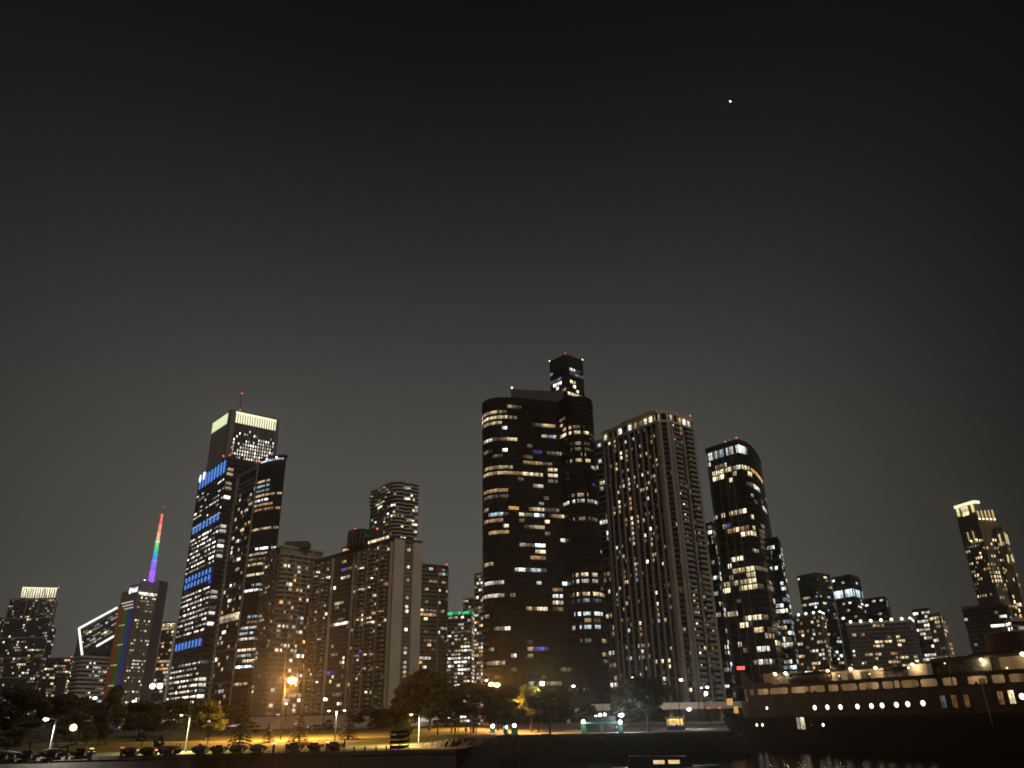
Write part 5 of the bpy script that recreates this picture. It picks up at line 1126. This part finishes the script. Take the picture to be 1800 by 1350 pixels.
# boat rack with stacked dinghies
b = atD(704, hy(704), 138); z = gz(b.x, b.y) - .05; r = root('boat_rack', 'dark four shelf storage rack at the end of the seawall', 'rack', (b.x, b.y, z))
for sx in (-1.4, 0, 1.4):
    for sy in (-.9, .9): boxat('post', 'metal_dark', r, (b.x + sx, b.y + sy, z + 1.65), (.1, .1, 3.3))
lv = (.35, 1.1, 1.85, 2.6)
for k in lv: boxat('shelf', 'metal_dark', r, (b.x, b.y, z + k), (3.4, 2.0, .07))
V, Fc = loft(hull_rings(3.0, 1.0, .42)); dm = bpy.data.meshes.new('dinghy'); dm.from_pydata(V, [], Fc); dm.materials.append(MATS['boat_dark'])
for i, k in enumerate(lv):
    o = bpy.data.objects.new('dinghy', dm); link(o, None, Matrix.Translation((b.x, b.y + .3 * (i % 2), z + k + .05)) @ Matrix.Rotation(math.pi / 2 + .03 * i, 4, 'Z')); tag(o, 'dark dinghy on the %s shelf of the storage rack' % ('lowest', 'second', 'third', 'top')[i], 'dinghy', 'dinghies on the rack')
# dark cruiser with two lit windows, lying in the harbour
b = atD(1170, 1336, 104); r = root('cabin_cruiser', 'black cabin cruiser with two lit windows in the dark harbour', 'boat', (b.x, b.y, 0)); T = Matrix.Translation((b.x, b.y, -.3)) @ Matrix.Rotation(math.pi / 2 - .1, 4, 'Z')
V, Fc = loft(hull_rings(13, 3.6, 1.3)); mesh_obj('hull', V, Fc, 'boat_dark', r, T, True)
V, Fc = loft([[(-1.5, -3.2, 1.2), (1.5, -3.2, 1.2), (1.3, -2.4, 2.5), (-1.3, -2.4, 2.5)], [(-1.5, 4.5, 1.2), (1.5, 4.5, 1.2), (1.3, 4.3, 2.6), (-1.3, 4.3, 2.6)]]); mesh_obj('cabin', V, Fc, 'boat_dark', r, T)
for y in (.9, -.85):
    for s in (1, -1): o = inst('window', 'box', 'lit_even', r, T @ Matrix.Translation((s * 1.44, y, 1.95)) @ Matrix.Diagonal((.06, 1.3, .40, 1)), (1.0, .72, .36))
bar('mast', 'metal_dark', r, T @ Vector((0, 1, 2.5)), T @ Vector((0, 1, 4.2)), .08)
# buoy light on the breakwater
b = atY(905, 1326, 146); r = root('breakwater_light', 'small white light on the breakwater below the green pillars', 'light', (b.x, b.y, .3)); bar('post', 'metal_dark', r, (b.x, b.y, .2), (b.x, b.y, b.z - .2), .12); inst('lantern', 'globe', 'cool_light', r, Matrix.Translation(b) @ Matrix.Diagonal((.5, .5, .5, 1)))

# ================================================================== CARS on the shore road
mat('car_white', (.6, .6, .6), .3); mat('car_grey', (.1, .1, .11), .3); mat('rubber', (.02, .02, .02), .9)
mat('head_light', (.8, .8, .8), emit=(1, .95, .85), estr=6.0); mat('tail_light', (.4, 0, 0), emit=(1, .06, .06), estr=2.5)
PRF = {'car': [(-2.2, .35), (-2.25, .8), (-1.9, .95), (-1.1, 1.0), (-.4, 1.45), (1.0, 1.47), (1.7, 1.02), (2.2, .92), (2.25, .35)], 'van': [(-2.6, .35), (-2.65, 1.0), (-2.2, 1.15), (-1.7, 2.0), (-1.4, 2.15), (2.6, 2.15), (2.65, .35)], 'bus': [(-5.5, .4), (-5.6, 1.2), (-5.4, 2.9), (-5.2, 3.05), (5.5, 3.05), (5.6, .4)]}
def car(px, D, kind, paint, direction, label):
    b = atD(px, hy(px), D); z = gz(b.x, b.y) + .08; r = root({'car': 'car', 'van': 'van', 'bus': 'bus'}[kind], label, kind, (b.x, b.y, z), 'traffic on the shore road'); T = Matrix.Translation((b.x, b.y, z)) @ Matrix.Diagonal((direction, 1, 1, 1))
    P = PRF[kind]; n = len(P); hw = .9 if kind == 'car' else 1.15; ins = .86
    V = [(x, -hw * (ins if y > 1.1 else 1), y) for x, y in P] + [(x, hw * (ins if y > 1.1 else 1), y) for x, y in P]
    mesh_obj('body', V, [tuple(range(n)), tuple(range(n, 2 * n))[::-1]] + [(i, n + i, n + (i + 1) % n, (i + 1) % n) for i in range(n)], paint, r, T)
    L = P[-1][0]; zt = max(y for _, y in P)
    for x in (-L * .62, L * .62):
        for s in (-1, 1): inst('wheel', 'cyl', 'rubber', r, T @ Matrix.Translation((x, s * hw, .34)) @ Matrix.Rotation(math.pi / 2, 4, 'X') @ Matrix.Diagonal((.68, .68, .24, 1)))
    nw = {'car': 2, 'van': 3, 'bus': 7}[kind]; x0, x1 = (-.7, 1.2) if kind == 'car' else (-L * .8, L * .9); za, zb2 = (1.02, 1.38) if kind == 'car' else (zt * .55, zt * .88)
    for i in range(nw):
        for s in (-1, 1): inst('side_window', 'box', 'glass_dark' if kind != 'bus' else 'lit_even', r, T @ Matrix.Translation((x0 + (i + .5) * (x1 - x0) / nw, s * (hw * ins + (.05 if kind == 'car' else .06) + (0 if kind != 'car' else .02)), (za + zb2) / 2)) @ Matrix.Diagonal(((x1 - x0) / nw - .12, .05, zb2 - za, 1)), (.5, .48, .4))
    for s in (-1, 1):
        inst('headlight', 'box', 'head_light', r, T @ Matrix.Translation((-L, s * hw * .72, .78)) @ Matrix.Diagonal((.12, .4, .2, 1))); inst('taillight', 'box', 'tail_light', r, T @ Matrix.Translation((L + .02, s * hw * .72, .85)) @ Matrix.Diagonal((.12, .35, .3, 1)))
car(748, 268, 'bus', 'car_white', 1, 'white bus on the road behind the boat rack'); car(776, 263, 'van', 'car_grey', -1, 'dark van with red tail lights behind the white bus'); car(782, 272, 'car', 'car_white', 1, 'white car with bright headlights right of the van')
car(855, 262, 'car', 'car_grey', 1, 'dark car near the forked tree at the road'); car(556, 270, 'car', 'car_grey', 1, 'dark car passing behind the broad spruce'); car(1069, 246, 'van', 'car_grey', -1, 'dark van parked right of the green gate')

# ================================================================== SHIP
A_ = atD(1283, 1255, 195).xy; B_ = atD(1800, 1250, 150).xy; U = (B_ - A_).normalized(); N = Vector((U.y, -U.x))
mat('hull_navy', (.008, .008, .010), .7, spec=.12, noise=.3, nscale=.4); mat('hull_white', (.075, .078, .080), .7, spec=.2, noise=.45, nscale=.6); mat('deck_beige', (.38, .33, .27), .7, noise=.15, nscale=.8); mat('funnel_red', (.05, .012, .010), .6, noise=.2, nscale=.5); mat('ship_dark', (.03, .028, .025), .7)
r = root('ferry_ship', 'long moored ship with dark hull, white upper sides, portholes and lit promenade', 'ship', (A_.x, A_.y, 0)); SH = r
SP = lambda s, d, z: Vector((A_.x + U.x * s + N.x * d, A_.y + U.y * s + N.y * d, z))   # s along the side, d out of it
def outline(s0, z, L=112, Wd=17, rr=7.0):
    P = []
    for k in range(9): a = math.pi / 2 * k / 8; P.append((s0 + rr - rr * math.sin(math.pi / 2 - a) , -Wd / 2 + (Wd / 2) * math.sin(a) ** .7))
    P = [(s0 + rr * (1 - math.sin(math.pi / 2 * k / 8)) , -(Wd / 2) * (1 - math.cos(math.pi / 2 * k / 8) ** .8)) for k in range(8, -1, -1)]
    # stern quarter from the centreline round to the seen side, along it, and back on the far side
    P += [(s0 + L * .5, 0), (s0 + L - 18, 0), (s0 + L - 8, -3), (s0 + L, -Wd / 2), (s0 + L - 8, -Wd + 3), (s0 + L - 18, -Wd), (s0 + L * .5, -Wd), (s0 + rr, -Wd)]
    P += [(s0 + rr * .5, -Wd + .7), (s0 + rr * .15, -Wd * .75)]
    return [SP(a, b, z) for a, b in P]
def shell(name, levels, mt):
    V, Fc = loft([[tuple(q) for q in outline(s0, z)] for s0, z in levels]); return mesh_obj(name, V, Fc, mt, SH)
shell('lower_hull', [(-.5, -1), (-3.5, 2.2), (-6.0, 4.4), (-7.4, 6.2)], 'hull_navy'); shell('upper_hull', [(.2, 6.203), (-.2, 8.0), (-.25, 9.25)], 'hull_white')
shell('promenade_deck', [(-.25, 9.255), (-.25, 9.31)], 'ship_dark')
side = Facade([SP(-2, 0, 0).xy, SP(110, 0, 0).xy], 0, 20, 4, 3, SH)
sz = lambda zx, zy: (lambda h: (h[0] - 2, h[1]))(side.hit(1240 + zx / 3.214, 1110 + zy / 3.214))
def sp(name, s0, s1, z0, z1, d0, d1, mt, kind='box', color=None): return side.panel(name, s0 + 2, s1 + 2, z0, z1, d0, d1, mt, kind, color)
sp('rubbing_strake', 7, 109, 6.05, 6.35, 0, .18, 'ship_dark'); sp('promenade_bulwark', 6.6, 109, 9.25, 10.26, -.2, 0.0, 'hull_white')
# promenade: openings with rounded corners in the outer wall, lit deck behind
spans = [(245, 272), (288, 352), (360, 464), (478, 580), (583, 671), (688, 746), (760, 853), (862, 976), (995, 1056), (1060, 1092), (1098, 1199), (1208, 1306), (1335, 1416), (1475, 1588), (1612, 1686), (1710, 1800), (1822, 1920), (1940, 2060)]
def sof(zx): return sz(zx, 330 - (zx - 200) * .052)[0]
W0, W1 = 10.50, 11.74; ZB, ZT = 10.26, 12.15
cells = [(sof(a), sof(b)) for a, b in spans]
prev = cells[0][0] - .9
for i, (a, b) in enumerate(cells):
    nx = (b + cells[i + 1][0]) / 2 if i < len(cells) - 1 else b + 1
    cx, cz, hw_, hh = (a + b) / 2, (W0 + W1) / 2, (b - a) / 2, (W1 - W0) / 2; rad = min(.32, hw_ * .6)
    inner = []
    for k in range(24):
        t_ = 2 * math.pi * (k + .5) / 24; qx = math.copysign(abs(math.cos(t_)) ** .32, math.cos(t_)) * hw_; qz = math.copysign(abs(math.sin(t_)) ** .32, math.sin(t_)) * hh; inner.append((cx + qx, cz + qz))
    outer = []
    for x, zz in inner:
        dx_, dz_ = (x - cx) / hw_, (zz - cz) / hh
        if abs(dx_) > abs(dz_): outer.append((nx if dx_ > 0 else prev, cz + dz_ / abs(dx_) * (ZT - cz if dz_ > 0 else cz - ZB)))
        else: outer.append((cx + dx_ / abs(dz_) * (nx - cx if dx_ > 0 else cx - prev), ZT if dz_ > 0 else ZB))
    V = [tuple(SP(x, 0, zz)) for x, zz in outer] + [tuple(SP(x, 0, zz)) for x, zz in inner] + [tuple(SP(x, -.2, zz)) for x, zz in inner]
    Fc = [(k, (k + 1) % 24, 24 + (k + 1) % 24, 24 + k) for k in range(24)] + [(24 + k, 24 + (k + 1) % 24, 48 + (k + 1) % 24, 48 + k) for k in range(24)]
    # four corner triangles close the rectangle
    for sx, szz in ((nx, ZT), (prev, ZT), (prev, ZB), (nx, ZB)):
        V.append(tuple(SP(sx, 0, szz)))
    for ci, k in ((72, 2), (73, 8), (74, 14), (75, 20)): Fc.append((ci, k, (k + 1) % 24))
    mesh_obj('window_frame', V, Fc, 'ship_dark', SH)
    prev = nx
sp('promenade_wall', 1.2, 109, 9.32, 12.1, -4.3, -4.0, 'deck_beige'); sp('promenade_ceiling', -.3, 109, 12.15, 12.4, -16.8, .15, 'ship_dark')
for i in range(17):
    s = cells[0][0] + 1 + i * 5.0; inst('ceiling_lamp', 'globe', 'amber_light', SH, Matrix.Translation(SP(s, -2.6, 11.95)) @ Matrix.Diagonal((.25, .25, .2, 1)))
    lo = bpy.data.objects.new('bulb', point('bulb', (0, 0, 0), (95, 60, 130, 80)[i % 4], (1, .68, .36), .15)); link(lo, SH, Matrix.Translation(SP(s, -2.2, 11.7)))
    if i % 2: sp('partition', s + 2.2, s + 2.4, 9.32, 12.1, -4, -1.5, 'deck_beige')
    if i % 3 == 1: sp('door', s + .4, s + 1.4, 9.32, 11.5, -4.0, -3.9, 'funnel_red')
# stern: lit amber end panels and open end post
mat('amber_panel', (.6, .4, .12), emit=(1, .56, .12), estr=.55)
V0 = sz(132, 398); sp('stern_lamp_panel', -.2, 1.5, 8.7, 10.1, .02, .3, 'amber_panel'); sp('stern_lamp_panel', 1.8, 3.0, 7.0, 8.4, .02, .25, 'amber_panel')
sp('stern_post', 5.0, 5.5, 12.4, 16.0, -.6, -.1, 'ship_dark'); boxat('stern_lamp', 'red_light', SH, SP(5.2, -.3, 16.3), (1.4, 1.4, .7))
# upper deck: bulwark, houses, lifeboat, canopy
s1 = sof
V = [(5.0, 12.4), (14.2, 12.4), (14.2, 12.8), (9.5, 12.9), (7.4, 13.7), (6.2, 15.2), (5.0, 15.3)]
mesh_obj('bulwark', [tuple(SP(a, -.05, z)) for a, z in V] + [tuple(SP(a, -.35, z)) for a, z in V], [tuple(range(7)), tuple(range(7, 14))[::-1]] + [(i, 7 + i, 7 + (i + 1) % 7, (i + 1) % 7) for i in range(7)], 'ship_dark', SH)
def zat(zx, zy): return sz(zx, zy)
def house(name, zx0, zx1, top, d, mt, bot=12.4, deep=5): return sp(name, s1(zx0), s1(zx1), bot, top, -d - deep, -d, mt)
house('deckhouse', 275, 395, 14.9, 3.0, 'deck_beige'); house('deckhouse', 400, 462, 14.1, 1.0, 'hull_white'); house('deckhouse', 690, 985, 14.1, 1.6, 'deck_beige')
sp('canopy', s1(395), s1(1005), 14.12, 14.4, -7, -.4, 'hull_white')
for zx, w in ((778, 34), (853, 52), (725, 18)): sp('doorway', s1(zx), s1(zx + w), 12.45, 13.75, -1.62, -1.55, 'ship_dark')
for zx in (700, 745): bar('stanchion', 'hull_white', SH, SP(s1(zx), -.2, 12.4), SP(s1(zx), -.2, 15.4 if zx == 745 else 14.1), .12)
house('deckhouse', 1130, 1240, 14.3, 1.2, 'deck_beige'); house('deckhouse', 1240, 1465, 15.1, 2.5, 'ship_dark', deep=10); house('deckhouse', 1462, 1612, 14.4, .8, 'hull_white', deep=10); house('deckhouse', 1612, 2050, 14.4, 1.4, 'deck_beige', deep=10)
sp('upper_roof', s1(1445), s1(2050), 14.42, 14.75, -12, -.6, 'ship_dark')
for zx in (1010, 1030, 1080, 1110): bar('rail_post', 'ship_dark', SH, SP(s1(zx), -.3, 12.4), SP(s1(zx), -.3, 13.6), .1)
bar('rail', 'ship_dark', SH, SP(s1(985), -.3, 13.6), SP(s1(1130), -.3, 13.6), .09); bar('rail', 'ship_dark', SH, SP(s1(985), -.3, 13.0), SP(s1(1130), -.3, 13.0), .06)
# lifeboat on its davits
la, lb = s1(468), s1(690); lc = (la + lb) / 2; V, Fc = loft([[(x, y, z) for x, y, z in q] for q in hull_rings(lb - la, 2.4, 1.05, .28)])
LB = root('lifeboat', 'dark covered lifeboat hanging over the ship upper deck', 'lifeboat', SP(lc, -1.2, 13.1)); T = Matrix.Translation(SP(lc, -1.3, 12.5)) @ Matrix.Rotation(math.atan2(U.y, U.x) + math.pi / 2, 4, 'Z')
mesh_obj('hull', V, Fc, 'ship_dark', LB, T, True)
rg = [[(1.15 * math.cos(a) * (1 - .5 * abs(t_) ** 3), t_ * (lb - la) * .47, 1.05 + .5 * math.sin(a) * (1 - .6 * abs(t_) ** 3)) for a in [math.pi * k / 8 for k in range(9)]] for t_ in (-1, -.8, -.4, 0, .4, .8, 1)]
V, Fc = loft(rg); mesh_obj('cover', V, Fc, 'boat_cover', LB, T, True)
for k in (.12, .88): s = la + (lb - la) * k; bar('davit', 'hull_white', SH, SP(s, -2.8, 12.4), SP(s, -2.6, 14.1), .22); bar('davit', 'hull_white', SH, SP(s, -2.6, 14.05), SP(s, -1.0, 14.1), .18)
# funnel
fa_, fb_ = s1(1505), s1(1765); zf = 15.2; zt_ = 18.3
V = []
for z, k in ((zf, 1.0), (zt_, .93)):
    for i in range(24):
        a = 2 * math.pi * i / 24; V.append(tuple(SP((fa_ + fb_) / 2 + (fb_ - fa_) / 2 * k * math.copysign(abs(math.cos(a)) ** .7, math.cos(a)) - (0 if z == zf else .3), -7 + 3.0 * k * math.copysign(abs(math.sin(a)) ** .7, math.sin(a)), z)))
mesh_obj('funnel', V, [(i, (i + 1) % 24, 24 + (i + 1) % 24, 24 + i) for i in range(24)] + [tuple(range(24, 48))], 'funnel_red', SH, smooth=False)
sp('funnel_base', fa_ - 2, fb_ + 4, 14.75, 15.3, -10.5, -3.4, 'ship_dark')
# masts and stays
bar('derrick', 'steel', SH, SP(s1(688), -3, 14.4), SP(s1(640) - .3, -3, zat(640, 130)[1]), .18); bar('derrick', 'steel', SH, SP(s1(688), -3, 14.4), SP(s1(716), -3, zat(716, 168)[1]), .16); bar('mast', 'steel', SH, SP(s1(535), -6, 12.4), SP(s1(535), -6, zat(535, 95)[1]), .2)
bar('mooring_post', 'steel', SH, SP(s1(1565), .35, 4.5), SP(s1(1558), .35, 11.3), .14)
# deck lamps
for zx, zy, w, wt in ((388, 240, 1.7, 200), (447, 235, 1.6, 200), (685, 222, 1.4, 120), (815, 211, 1.6, 180), (955, 205, 1.5, 110), (1163, 186, 1.4, 130), (1142, 205, .8, 0), (1550, 158, 1.2, 170), (1786, 127, 1.7, 90)):
    h = atD(1240 + zx / 3.214, 1110 + zy / 3.214, 10); s, z = zat(zx, zy)
    p = SP(s, -.25 if zx != 1550 else -.3, z); inst('deck_lamp', 'globe', 'deck_light', SH, Matrix.Translation(p) @ Matrix.Diagonal((.42 * w, .42 * w, .34 * w, 1))) if 'deck_light' in MATS else (mat('deck_light', (.8, .7, .5), emit=(1, .78, .42), estr=7.0), inst('deck_lamp', 'globe', 'deck_light', SH, Matrix.Translation(p) @ Matrix.Diagonal((.42 * w, .42 * w, .34 * w, 1))))
    bar('lamp_bracket', 'ship_dark', SH, p + Vector((0, 0, .2)), SP(s, -1.7, z + .2), .08)
    if wt: lo = bpy.data.objects.new('bulb', point('bulb', p, wt * 1.7, (1, .70, .36), .2)); link(lo, SH, Matrix.Translation(SP(s, -.3, z - .35)))
# rails, mooring lines, hull plating
for i in range(46):
    s_ = 6 + i * 2.2; bar('rail_post', 'steel', SH, SP(s_, -.12, 12.4), SP(s_, -.12, 13.45), .05)
for z in (12.75, 13.1, 13.45): bar('rail', 'steel', SH, SP(14.5, -.12, z), SP(105, -.12, z), .04)
for z in (7.2, 8.2): sp('hull_seam', 6.6, 109, z, z + .05, 0, .03, 'ship_dark')
for i in range(15): sp('hull_seam', 7 + i * 7, 7.05 + i * 7, 6.36, 9.2, 0, .025, 'ship_dark')
for k, (sa_, za_) in enumerate(((2, 7.6), (9, 7.2), (20, 7.0))):
    e = atD(1215 - 12 * k, 1286, 206); bar('mooring_line', 'bark', SH, SP(sa_, .1, za_), (e.x, e.y, gz(e.x, e.y) + .3), .09)
for zx, zy in ((520, 300), (600, 296), (1290, 250), (1400, 240), (1680, 205), (1330, 180), (905, 240), (735, 250)):
    s_, z_ = zat(zx, zy); inst('deck_lamp', 'globe', 'amber_light', SH, Matrix.Translation(SP(s_, -1.0, z_)) @ Matrix.Diagonal((.22, .22, .18, 1)))
# portholes and side doors
mat('port_light', (.8, .8, .7), emit=(1, .96, .80), estr=2.2); mat('port_dim', (.3, .2, .1), emit=(1, .5, .2), estr=.10)
TS = Matrix(((U.x, 0, N.x, 0), (U.y, 0, N.y, 0), (0, 1, 0, 0), (0, 0, 0, 1)))
def porthole(zx, zy, d=.95, mt='port_light'):
    s, z = zat(zx, zy); off = 0 if z > 6.2 else .0
    rim = inst('porthole_rim', 'cyl', 'ship_dark', SH, Matrix.Translation(SP(s, .06, z)) @ TS @ Matrix.Diagonal((d * 1.35, d * 1.35, .12, 1))); inst('pane', 'cyl', mt, rim, Matrix.Translation(SP(s, .09, z)) @ TS @ Matrix.Diagonal((d, d, .12, 1)))
for i, (zx, zy) in enumerate([(620, 430), (692, 428), (766, 427), (862, 424), (941, 421), (1001, 418), (1082, 414), (1146, 410), (1232, 405), (1792, 367)]): porthole(zx, zy, .92)
for zx, zy in ((350, 433), (293, 528), (325, 528), (668, 528)): porthole(zx, zy, .62)
for zx, zy in ((75 + 130, 583), (600, 528)): porthole(zx, zy, .3, 'port_dim')
s, z = zat(540, 519); sp('cargo_door', s - 1.0, s + 1.0, z - 1.1, z + 1.1, .0, .10, 'lit_room', 'box', (.8, .72, .5))
for zx, zy, c in ((1345, 397, (.12, .13, .13)), (1408, 395, (.10, .05, .02)), (1478, 393, (.10, .05, .02)), (1670, 375, (.16, .08, .04)), (1732, 370, (1.1, .85, .45))):
    s, z = zat(zx, zy); sp('side_window', s - .42, s + .42, z - .95, z + .95, 0, .10, 'lit_room', 'box', c)
# passengers along the promenade
for i, (zx, tp) in enumerate([(545, 'cloth_black'), (566, 'cloth_navy'), (592, 'cloth_black'), (886, 'cloth_black'), (905, 'cloth_navy'), (956, 'cloth_black'), (968, 'cloth_grey'), (1165, 'cloth_black'), (1185, 'cloth_navy'), (1500, 'cloth_black')]):
    p = SP(s1(zx), -1.0, 9.32)
    person((p.x, p.y, 9.32), .5 + i, i % 3, tp, 'cloth_black', 'passenger %s seen through the ship promenade openings' % ('first from the left', 'second from the left', 'third from the left', 'fourth from the left', 'fifth from the left', 'sixth from the left', 'seventh from the left', 'eighth from the left', 'ninth from the left', 'farthest right')[i], 'ship passengers')

# ================================================================== small aircraft high in the sky
b = atD(1284, 178, 950); r = root('aircraft', 'tiny aircraft with bright landing light high in the night sky', 'aircraft', b); T = Matrix.Translation(b) @ Matrix.Rotation(.5, 4, 'Z') @ Matrix.Rotation(-.2, 4, 'Y')
mat('aircraft_paint', (.12, .12, .13), .4)
V, Fc = loft([[(x, r_ * math.cos(a), r_ * math.sin(a)) for a in [k * math.pi / 5 for k in range(10)]] for x, r_ in ((-.5, .15), (.3, .5), (1.5, .75), (4, .75), (7, .4), (8.5, .12))]); mesh_obj('fuselage', V, Fc, 'aircraft_paint', r, T, True)
mesh_obj('wing', [(2, -5.5, .6), (3.4, -5.5, .6), (3.6, 5.5, .6), (2, 5.5, .6), (2, -5.5, .75), (3.2, -5.5, .75), (3.4, 5.5, .75), (2, 5.5, .75)], [(0, 1, 2, 3), (7, 6, 5, 4), (0, 4, 5, 1), (1, 5, 6, 2), (2, 6, 7, 3), (3, 7, 4, 0)], 'aircraft_paint', r, T)
mesh_obj('tail_fin', [(7, -.06, .2), (8.6, -.06, .2), (8.7, -.06, 1.9), (7.9, -.06, 1.9), (7, .06, .2), (8.6, .06, .2), (8.7, .06, 1.9), (7.9, .06, 1.9)], [(0, 1, 2, 3), (7, 6, 5, 4), (0, 4, 5, 1), (1, 5, 6, 2), (2, 6, 7, 3), (3, 7, 4, 0)], 'aircraft_paint', r, T)
inst('landing_light', 'globe', 'white_light', r, T @ Matrix.Translation((-.4, 0, -.2)) @ Matrix.Rotation(.7, 4, 'Y') @ Matrix.Diagonal((3.4, 1.6, 1.5, 1)))

# ================================================================== HAZE: damp lakeside air that glows round the lamps
mh = bpy.data.materials.new('haze'); mh.use_nodes = True; ht_ = mh.node_tree; ht_.nodes.remove(ht_.nodes['Principled BSDF'])
pv = ht_.nodes.new('ShaderNodeVolumePrincipled'); pv.inputs['Color'].default_value = (.95, .95, .93, 1); pv.inputs['Density'].default_value = 0.00026; pv.inputs['Anisotropy'].default_value = .88
ht_.links.new(pv.outputs[0], ht_.nodes['Material Output'].inputs['Volume']); MATS['haze'] = mh
hz = mesh_obj('haze', [(x, y, z) for z in (-3, 470) for x, y in ((-1400, -60), (1400, -60), (1400, 2000), (-1400, 2000))], [(0, 3, 2, 1), (4, 5, 6, 7), (0, 1, 5, 4), (1, 2, 6, 5), (2, 3, 7, 6), (3, 0, 4, 7)], 'haze'); hz['kind'] = 'stuff'
